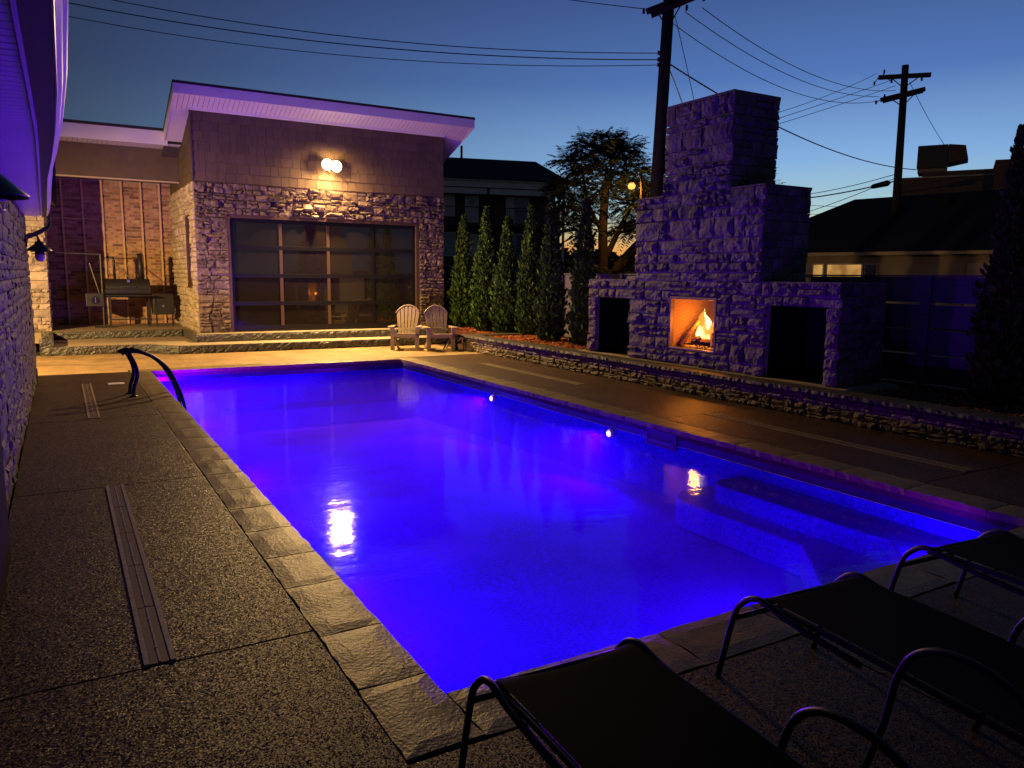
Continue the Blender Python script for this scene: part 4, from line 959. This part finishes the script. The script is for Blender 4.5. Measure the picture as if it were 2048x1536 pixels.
arbor(9.05, 2.9, 2.6, .4, 3000, 'dark arborvitae partly cut off by the right photo edge', 41)

# ================================================================== BIG TREE
def leafy_tree(name, label, x, y, trunk, limbs, blobs, nspray, seed, mat, leaf=.16, group=None, shoots=True):
    rr = random.Random(seed); t = thing(name, label, 'tree', (x, y, 0), group=group)
    tr_ = MB(); 
    for pts, r0, r1 in trunk: tr_.tube(smooth(pts, 4), [r0 + (r1 - r0) * k / (4 * (len(pts) - 1)) for k in range(4 * (len(pts) - 1) + 1)], 9)
    tr_.build('trunk', M['bark'], t, True)
    br_ = MB(); lf = MB()
    def spray(c, d, size):
        d = d.normalized(); side0 = d.cross(Vector((0, 0, 1))); side0 = side0.normalized() if side0.length > .01 else Vector((1, 0, 0)); n = 6
        for k in range(n):
            f = (k + 1) / n; base = c + d * size * f + Vector((0, 0, -.25 * size * f * f))
            for s in (-1, 1):
                ld = (side0 * s + d * .45 + Vector((0, 0, -.35 + rr.uniform(-.2, .2)))).normalized(); l = size * .5 * (1 - .3 * f) * rr.uniform(.8, 1.2); wv = ld.cross(Vector((0, 0, 1))).normalized() * l * .24
                lf.add([base, base + ld * l * .5 + wv, base + ld * l, base + ld * l * .5 - wv], [(0, 1, 2, 3)])
    for (bc, br2, cnt) in blobs:
        bc = Vector(bc); o_ = Vector(limbs[rr.randrange(len(limbs))])
        o_ = min((Vector(l) for l in limbs), key=lambda v: (v - bc).length)
        mid = o_.lerp(bc, .5) + Vector((rr.uniform(-.2, .2), rr.uniform(-.2, .2), .15))
        br_.tube([o_, mid, bc], [.07, .045, .025], 6)
        for i in range(cnt):
            v = Vector((rr.gauss(0, 1), rr.gauss(0, 1), rr.gauss(0, .8))).normalized() * (rr.random() ** .45)
            c = bc + Vector((v.x * br2[0], v.y * br2[1], v.z * br2[2]))
            if rr.random() < .22: br_.tube([bc.lerp(c, .1), bc.lerp(c, .6) + Vector((0, 0, .05)), c], [.022, .014, .006], 5)
            spray(c, (c - bc) + Vector((rr.uniform(-.3, .3), rr.uniform(-.3, .3), rr.uniform(-.1, .35))), leaf * rr.uniform(1.6, 2.6))
    br_.build('branches', M['bark'], t, True); lf.build('crown', mat, t)
    return t
ux, uy = .8638, -.5036     # picture-right direction on the ground
def TP(r_, z, d_=0): return (16.8 + ux * r_ + .5 * d_, 22.4 + uy * r_ + .86 * d_, z)
blobs = []
for (r_, z, rx, rz2, n) in ((-1.25, 5.75, .42, .34, 34), (-.62, 6.15, .42, .36, 44), (.05, 6.25, .36, .32, 40), (-.35, 5.5, .62, .42, 70), (.55, 6.1, .45, .36, 50), (.72, 5.45, .5, .42, 56), (1.25, 4.95, .55, .42, 60),
                          (-1.1, 4.85, .55, .42, 60), (-.6, 4.3, .5, .42, 56), (-1.45, 4.1, .45, .4, 44), (-1.2, 3.5, .4, .36, 40), (.15, 4.85, .45, .4, 46), (1.5, 4.35, .5, .45, 56), (.9, 4.15, .4, .4, 36), (.7, 3.4, .45, .4, 40), (1.4, 3.5, .5, .5, 56), (-.7, 3.3, .35, .4, 28), (-1.7, 4.75, .3, .25, 18), (1.75, 4.9, .35, .25, 22)):
    blobs.append((TP(r_, z, rng.uniform(-.6, .6)), (rx, rx * 1.6, rz2), int(n * 2.6)))
leafy_tree('broadleaf_tree', 'large dark leafy tree against the sunset left of the fireplace', 16.8, 22.4,
           [([TP(0, -.1), TP(0.02, 2), TP(-.02, 3.4), TP(.05, 4.9)], .21, .14), ([TP(.05, 2.2), TP(.7, 3.6), TP(1.2, 4.6)], .12, .05), ([TP(-.02, 3.2), TP(-.6, 4.3), TP(-.8, 5.5)], .09, .04),
            ([TP(0, 4.4), TP(.2, 5.2), TP(.15, 6.0)], .08, .03), ([TP(-.1, 1.0), TP(.9, 2.4), TP(1.9, 3.4)], .22, .16)],
           [TP(.05, 4.9), TP(1.2, 4.6), TP(-.8, 5.3), TP(.15, 5.8), TP(-.3, 3.6), TP(.7, 3.5)], blobs, 0, 5, M['leaf_dark'], .20)
# roadside and yard greenery behind the fence
bl = []
for i in range(16):
    a = i / 15; bl.append(((12.6 + 6.5 * a + rng.uniform(-.3, .3), 25 - 6.2 * a + rng.uniform(-.4, .4), 1.5 + rng.uniform(-.3, .35)), (.7, .7, .8), 70))
for i in range(0, 16, 4):
    bb = bl[i:i + 4]; x, y = bb[1][0][0], bb[1][0][1]
    leafy_tree('shrub', ('dark shrub behind the fence below the apartment corner', 'dark shrub behind the fence left of the tree trunk', 'dark shrub behind the fence at the foot of the leaning trunk', 'dark shrub hidden behind the stepped fireplace shoulder')[i // 4],
               x, y, [([(x, y, -.1), (x, y, .6), (x + .1, y, 1.2)], .05, .03)], [(x, y, .9)], bb, 0, 60 + i, M['leaf_dark'], .15, 'shrubs behind the fence')
leafy_tree('small_tree', 'small leafy tree top showing over the right fireplace shoulder', 14.2, 12.9, [([(14.2, 12.9, -.1), (14.2, 12.9, 2), (14.25, 12.9, 3.3)], .06, .02)], [(14.25, 12.9, 3.0)],
           [((14.15, 12.95, 3.75), (.42, .42, .42), 60), ((14.45, 12.7, 3.35), (.5, .5, .3), 50), ((14.1, 12.95, 3.1), (.5, .5, .4), 40)], 0, 77, M['leaf_dark'], .09)
# far tree line: a distant wood that reads as one mass
mb = MB(); rr = random.Random(3)
for i in range(9000):
    a = math.radians(rr.uniform(8, 95)); D = rr.uniform(120, 135); top = 5.2 + 2.4 * noise.noise(Vector((a * 14, 0, 0))) + 1.3 * noise.noise(Vector((a * 50, 3, 0)))
    z = rr.uniform(0, 1) ** .6 * max(1.5, top); c = Vector((D * math.cos(a), D * math.sin(a), z)); v1 = Vector((rr.gauss(0, 1), rr.gauss(0, 1), rr.gauss(0, .6))) * .8; v2 = Vector((rr.gauss(0, 1), rr.gauss(0, 1), rr.gauss(0, 1))) * .7
    mb.add([c, c + v1, c + v1 + v2, c + v2], [(0, 1, 2, 3)])
o = mb.build('distant_wood', M['leaf_dark'], kind='stuff'); o['label'] = 'far dark tree line under the sunset'

# ================================================================== STREET LAMP
sl_ = thing('street_lamp', 'orange glowing street lamp among the tree branches', 'street lamp', (16.6, 20.17, 0))
MB().tube([(16.65, 20.12, -.1), (16.62, 20.14, 4.4), (16.6, 20.17, 4.98)], [.07, .05, .04], 9).build('pole', M['pole'], sl_, True)
MB().tube([(16.6, 20.17, 4.93), (16.5, 20.21, 4.95), (16.32, 20.27, 4.83)], .025, 8).build('arm', M['pole'], sl_, True)
MB().lathe((16.3, 20.27, 4.71), [(.02, .12), (.10, .08), (.14, 0), (.12, -.01)], 16).build('hood', M['darkmetal'], sl_, True)
MB().lathe((16.3, 20.27, 4.60), [(.0, .10), (.09, .07), (.13, 0), (.10, -.08), (0, -.12)], 16).build('bulb', M['street'], sl_, True)

# ================================================================== UTILITY POLES
p1 = thing('utility_pole', 'near leaning wooden utility pole rising behind the fireplace', 'utility pole', (13.62, 16.0, 0), group='wooden utility poles')
tx, ty = 13.78, 15.85
MB().tube([(13.58, 16.02, -.1), (13.66, 15.95, 4.0), (tx, ty, 9.1)], [.19, .165, .14], 14).build('shaft', M['pole'], p1, True)
ca = [(13.35, 16.23, 8.36), (14.42, 15.28, 8.82)]
MB().bar(ca[0], ca[1], .12, .13).build('crossarm', M['pole'], p1, bevel=.01); MB().bar((13.30 + .06, 16.05, 8.22), (14.2, 15.2, 8.62), .10, .12).build('crossarm', M['pole'], p1, bevel=.01)
MB().bar((13.55, 16.06, 8.36), (tx - .02, ty, 7.92), .03, .03).build('brace', M['pole'], p1); MB().bar((14.05, 15.62, 8.6), (tx, ty, 7.98), .03, .03).build('brace', M['pole'], p1)
for z in (7.34, 7.18, 7.05):
    MB().lathe((13.60, 15.99, z), [(0, -.05), (.035, -.045), (.02, -.01), (.045, 0), (.02, .015), (.035, .045), (0, .05)], 10).build('insulator', M['darkmetal'], p1, True)
for c in ((13.3, 16.27, 8.38), (14.40, 15.28, 8.6), (14.1, 15.56, 8.4)):
    MB().lathe(c, [(0, -.07), (.04, -.06), (.025, -.02), (.05, 0), (.025, .02), (.04, .06), (0, .07)], 10).build('insulator', M['darkmetal'], p1, True)
MB().box(13.86, 15.78, 4.35, 14.16, 16.02, 5.0).build('meter_box', varied('rusty_box', [(.20, .10, .055)], .8, 8, .3, .01, 30), p1, bevel=.02)
MB().bar((13.7, 15.9, 5.15), (14.1, 15.6, 5.15), .02, .03).build('step_bolt', M['pole'], p1)
MB().bar((13.7, 15.9, 5.55), (14.05, 15.65, 5.55), .02, .02).build('step_bolt', M['pole'], p1)
p2 = thing('utility_pole', 'far wooden utility pole with two crossarms above the dark roof', 'utility pole', (29.93, 20.0, 0), group='wooden utility poles')
MB().tube([(29.95, 19.98, -.1), (29.92, 20.0, 5), (29.9, 20.05, 10.2)], [.19, .16, .13], 12).build('shaft', M['pole'], p2, True)
MB().bar((29.36, 20.85, 9.82), (30.42, 19.26, 9.74), .13, .17).build('crossarm', M['pole'], p2, bevel=.01)
MB().bar((29.44, 20.74, 8.93), (30.34, 19.40, 9.22), .13, .16).build('crossarm', M['pole'], p2, bevel=.01); MB().bar((29.40, 20.6, 8.84), (30.2, 19.4, 9.12), .10, .14).build('crossarm', M['pole'], p2, bevel=.01)
for a, b2 in (((29.62, 20.44, 9.76), (29.9, 20.03, 9.3)), ((30.2, 19.6, 9.72), (29.92, 20.03, 9.35)), ((29.66, 20.4, 8.93), (29.9, 20.03, 8.6)), ((30.15, 19.68, 9.1), (29.9, 20.03, 8.62))): MB().bar(a, b2, .035, .035).build('brace', M['pole'], p2)
for c in ((29.28, 20.95, 9.6), (29.45, 20.66, 10.02), (29.35, 20.86, 8.85), (29.5, 20.6, 9.06), (30.2, 19.5, 9.6), (29.6, 20.4, 9.62)):
    MB().lathe(c, [(0, -.08), (.045, -.07), (.03, -.02), (.06, 0), (.03, .02), (.045, .07), (0, .08)], 10).build('insulator', M['darkmetal'], p2, True)
for a, b2 in (((29.36, 20.85, 9.82), (29.28, 20.95, 9.6)), ((29.44, 20.74, 8.93), (29.35, 20.86, 8.85)), ((29.5, 20.65, 9.8), (29.6, 20.4, 9.62)), ((30.25, 19.5, 9.7), (30.2, 19.5, 9.6)), ((29.45, 20.7, 9.85), (29.45, 20.66, 10.02))):
    MB().bar(a, b2, .03, .03).build('strain_link', M['darkmetal'], p2)
WIRES = [
 ((13.61, 15.99, 7.34), (-1.95, 25.93, 9.61), .585, .012, 'top of the three wires running left from the near pole'),
 ((13.62, 15.99, 7.18), (-1.98, 25.92, 9.24), .531, .014, 'middle of the three wires running left from the near pole'),
 ((13.60, 16.00, 7.05), (-2.01, 25.92, 8.90), .588, .010, 'bottom of the three wires running left from the near pole'),
 ((14.38, 15.30, 8.38), (29.74, 20.28, 9.25), .597, .011, 'highest sagging wire from the crossarm tip to the far pole'),
 ((14.08, 15.58, 8.30), (29.39, 20.79, 9.07), .545, .011, 'middle sagging wire between the two pole tops'),
 ((13.86, 15.78, 8.04), (29.36, 20.84, 8.89), .694, .011, 'lowest sagging wire between the two pole tops'),
 ((18.75, 18.02, 6.48), (29.31, 20.90, 9.98), .151, .010, 'upper thin wire rising from behind the chimney to the far pole'),
 ((18.75, 18.01, 6.24), (29.62, 20.46, 9.66), .02, .010, 'middle thin wire rising from behind the chimney to the far pole'),
 ((18.76, 18.00, 6.09), (29.73, 20.30, 9.44), .03, .010, 'lower thin wire rising from behind the chimney to the far pole'),
 ((13.80, 15.83, 7.08), (33.63, 21.65, 6.58), .563, .020, 'thick service cable passing behind the chimney to the rooftop unit'),
 ((13.89, 15.75, 8.23), (15.70, 16.81, 6.39), -.03, .010, 'thin wire dropping steeply from the near crossarm'),
 ((13.82, 15.81, 6.93), (15.46, 17.03, 6.40), -.03, .014, 'short wire slanting down from the near pole to the chimney top'),
 ((30.01, 19.88, 9.53), (34.19, 20.77, 7.60), .09, .012, 'guy wire from the far pole down to the rooftop unit'),
 ((30.21, 26.22, 5.51), (29.90, 20.04, 5.96), .13, .016, 'upper low cable reaching the far pole from the left'),
 ((30.21, 26.22, 5.37), (29.91, 20.03, 5.68), .12, .028, 'thick low cable with the splice case at the far pole'),
 ((30.24, 26.18, 4.47), (29.91, 20.04, 5.82), .124, .016, 'steeper low cable climbing to the far pole'),
 ((33.24, 28.83, 5.59), (35.38, 26.16, 5.33), .014, .012, 'faint level wire low beside the fireplace shoulder'),
 ((33.25, 28.81, 5.14), (35.39, 26.14, 4.90), .014, .012, 'lowest faint wire above the dark roof edge'),
 ((13.31, 16.25, 8.43), (11.72, 20.94, 10.01), .035, .011, 'short wire leaving the near crossarm at the top edge'),
]
for a, b2, sag, r_, lb in WIRES:
    A, Bv = Vector(a), Vector(b2); P = []
    if (A - Bv).length > 5 or True:
        for k in range(25):
            s = k / 24; p = A.lerp(Bv, s); p.z -= 4 * sag * s * (1 - s); P.append(p)
    tag(MB().tube(P, r_, 5).build('overhead_wire', M['wire']), lb, 'wire', 'overhead wires')
A, Bv = Vector((30.21, 26.22, 5.37)), Vector((29.91, 20.03, 5.68)); 
def onw(s): p = A.lerp(Bv, s); p.z -= 4 * .12 * s * (1 - s); return p
tag(MB().tube([onw(.80), onw(.82), onw(.93), onw(.95)], [.03, .10, .13, .04], 8).build('splice_case', M['darkmetal'], None, True), 'dark splice case hanging on the thick cable by the far pole', 'splice case')

# ================================================================== APARTMENT BLOCK
A = Vector((22.41, 47.67, 0)); u = Vector((.9654, -.2609, 0)); n_ = Vector((.2609, .9654, 0))
def AP(s, d, z): v = A + u * s + n_ * d; return (v.x, v.y, z)
def abox(s0, d0, z0, s1, d1, z1): return MB().add([AP(s0, d0, z0), AP(s1, d0, z0), AP(s1, d1, z0), AP(s0, d1, z0), AP(s0, d0, z1), AP(s1, d0, z1), AP(s1, d1, z1), AP(s0, d1, z1)],
                     [(0, 3, 2, 1), (4, 5, 6, 7), (0, 1, 5, 4), (1, 2, 6, 5), (2, 3, 7, 6), (3, 0, 4, 7)])
ap = thing('apartment_building', 'dark brick two storey apartment block with balconies behind the arborvitae', 'building', tuple(A))
abox(-14, 1.3, -.1, 8.3, 11, 7.75).build('wall', M['apt_brick'], ap)
abox(-14, 0.0, 7.55, 8.8, 12, 7.95).build('fascia', M['apt_trim'], ap)
abox(-14, .12, 7.12, 8.6, .3, 7.5).build('balcony_beam', M['apt_trim'], ap)
abox(-14, -.15, 7.96, 9.0, 12.2, 8.05).build('gutter', M['apt_trim'], ap)
rf = MB().add([AP(-14, -.3, 8.06), AP(9.0, -.3, 8.06), AP(10.5, 12.3, 8.06), AP(-14, 12.3, 8.06), AP(-14, 6, 10.3), AP(8.2, 6, 10.3)], [(0, 1, 5, 4), (1, 2, 5), (2, 3, 4, 5), (3, 0, 4), (0, 3, 2, 1)]).build('roof', M['shingle'], ap)
abox(2.3, 5.5, 10.2, 2.45, 5.65, 11.1).build('vent_pipe', M['darkmetal'], rf)
abox(-14, 0, 5.0, 8.3, 1.3, 5.2).build('balcony_floor', M['apt_brick'], ap)
abox(-14, 0, 2.2, 8.3, 1.3, 2.4).build('balcony_floor', M['apt_brick'], ap)
for s in (-4, 3.05, 8.1, 8.45): abox(s, .05, 0, s + .16, .2, 7.5).build('post', M['apt_trim'] if s > 5 else M['darkmetal'], ap)
abox(-14, .02, 6.2, 8.2, .06, 6.27).build('railing', M['darkmetal'], ap)
bal = MB()
for k in range(150): 
    s = -13.9 + k * .148; bal.add([AP(s, .03, 5.2), AP(s + .02, .03, 5.2), AP(s + .02, .03, 6.2), AP(s, .03, 6.2)], [(0, 1, 2, 3)])
bal.build('balusters', M['darkmetal'], ap, kind='stuff')
for s0, s1, z0, z1, mt in ((.1, .95, 5.75, 7.05, 'curtain'), (5.3, 6.25, 5.25, 7.05, 'apt_pane'), (4.75, 5.25, 5.7, 7.0, 'curtain'), (.15, 1.0, 3.05, 4.5, 'apt_pane'), (4.75, 5.4, 2.9, 4.5, 'apt_pane'), (5.45, 6.25, 2.9, 4.5, 'curtain2'), (-3, -2, 5.7, 7, 'apt_pane')):
    f = abox(s0 - .1, 1.2, z0 - .1, s1 + .1, 1.28, z1 + .1).build('window_frame', M['apt_trim'], ap)
    mt_ = principled('dim_blind', (.13, .12, .12), .5)[0] if mt == 'curtain2' else (M['apt_curtain'] if mt == 'curtain' else M[mt])
    abox(s0, 1.16, z0, s1, 1.19, z1).build('pane', mt_, f)
for s0, z0 in ((1.75, 5.2), (1.7, 2.45)):
    f = abox(s0, 1.2, z0, s0 + .95, 1.28, z0 + 2.05).build('door', M['apt_trim'], ap)
    abox(s0 + .28, 1.15, z0 + 1.25, s0 + .65, 1.19, z0 + 1.8).build('door_pane', M['apt_pane'], f)
tag(abox(2.0, .3, 5.2, 2.55, .8, 6.2).build('chair', M['darkmetal']), 'dark chair back on the upper apartment balcony', 'chair') if False else None

# ================================================================== RIGHT NEIGHBOUR HOUSE AND SHOP BUILDING
k_ = .677; C0 = Vector((0, 0, 1.65))
A2 = C0 + (Vector((39.34, 31.78, 3.2)) - C0) * k_; u2 = Vector((.2250, -.9743, 0)); n2 = Vector((.9743, .2250, 0)); A2.z = 0
def NP(s, d, z): v = A2 + u2 * s + n2 * d; return (v.x, v.y, z)
def nbox(s0, d0, z0, s1, d1, z1): return MB().add([NP(s0, d0, z0), NP(s1, d0, z0), NP(s1, d1, z0), NP(s0, d1, z0), NP(s0, d0, z1), NP(s1, d0, z1), NP(s1, d1, z1), NP(s0, d1, z1)],
                     [(0, 3, 2, 1), (4, 5, 6, 7), (0, 1, 5, 4), (1, 2, 6, 5), (2, 3, 7, 6), (3, 0, 4, 7)])
nh = thing('neighbour_house', 'low cream house with a black hipped roof behind the right fence', 'house', tuple(A2))
nbox(-3.5, .45, -.1, 16, 8.6, 2.6).build('wall', M['cream'], nh)
nbox(-4, .0, 2.60, 16.4, .14, 2.72).build('fascia', M['trimcream'], nh)
nbox(-4, .15, 2.585, 16.4, .45, 2.61).build('soffit', M['trimcream'], nh)
rf = MB().add([NP(-4.2, -.05, 2.72), NP(16.6, -.05, 2.72), NP(16.6, 9.05, 2.72), NP(-4.2, 9.05, 2.72), NP(-.2, 4.5, 5.2), NP(16.6, 4.5, 5.3)], [(0, 1, 5, 4), (1, 2, 5), (2, 3, 4, 5), (3, 0, 4), (0, 3, 2, 1)]).build('roof', M['shingle'], nh)
for s in (3.6, 8.3): nbox(s, 3.4, 4.5, s + .5, 3.8, 4.95).build('roof_vent', M['shingle'], rf)
nbox(-.9, 4.2, 4.0, -.4, 4.6, 4.5).build('chimney', M['parapet'], rf)
for s0, s1, z0, z1 in ((.07, .44, 1.4, 2.23), (.66, 2.01, 1.4, 2.23), (2.19, 2.58, 1.4, 2.23)):
    f = nbox(s0 - .07, .40, z0 - .07, s1 + .07, .44, z1 + .06).build('window_frame', M['trimcream'], nh)
    nbox(s0, .37, z0, s1, .395, z1).build('pane', M['lit'] if s0 < 2 else M['apt_pane'], f)
f = nbox(5.7, .40, .2, 7.4, .44, 2.36).build('window_frame', M['bronze'], nh); nbox(5.8, .37, .3, 7.3, .395, 2.28).build('pane', M['curtain'], f)

sh = thing('shop_building', 'flat roofed brown masonry building behind the right neighbour roof', 'building', (41, 20, 0))
B0 = Vector((37.35, 25.1, 0)); B1 = Vector((40.5, 19.6, 0)); ub = (B1 - B0).normalized(); nb_ = Vector((-ub.y, ub.x, 0)); nb_ = nb_ if nb_.x > 0 else -nb_
def SP(s, d, z): v = B0 + ub * s + nb_ * d; return (v.x, v.y, z)
def sbox(s0, d0, z0, s1, d1, z1): return MB().add([SP(s0, d0, z0), SP(s1, d0, z0), SP(s1, d1, z0), SP(s0, d1, z0), SP(s0, d0, z1), SP(s1, d0, z1), SP(s1, d1, z1), SP(s0, d1, z1)],
                     [(0, 3, 2, 1), (4, 5, 6, 7), (0, 1, 5, 4), (1, 2, 6, 5), (2, 3, 7, 6), (3, 0, 4, 7)])
sbox(0, 0, -.1, 1.2, 9, 6.75).build('wall', M['parapet'], sh); sbox(1.2, 0, -.1, 4.3, 9, 7.05).build('wall', M['parapet'], sh); sbox(4.3, -.05, -.1, 12, 9, 7.45).build('wall', M['parapet'], sh)
sbox(0, -.04, 6.75, 4.3, .2, 6.81).build('coping', M['trimcream'], sh)
ru = thing('rooftop_unit', 'boxy dark rooftop ventilation hood on the shop building', 'ventilation unit', SP(1.8, .5, 7.05))
sbox(.95, .3, 7.05, 2.2, 1.9, 7.25).build('curb', M['cream'], ru)
sbox(.9, .2, 7.25, 2.25, 2.0, 8.38).build('housing', M['grill'], ru, bevel=.03)
MB().add([SP(2.26, .2, 7.45), SP(3.15, .2, 7.62), SP(3.0, .2, 8.28), SP(2.26, .2, 8.38), SP(2.26, 1.9, 7.45), SP(3.15, 1.9, 7.62), SP(3.0, 1.9, 8.28), SP(2.26, 1.9, 8.38)],
         [(0, 1, 2, 3), (7, 6, 5, 4), (0, 4, 5, 1), (1, 5, 6, 2), (2, 6, 7, 3), (3, 7, 4, 0)]).build('hood', M['parapet'], ru)
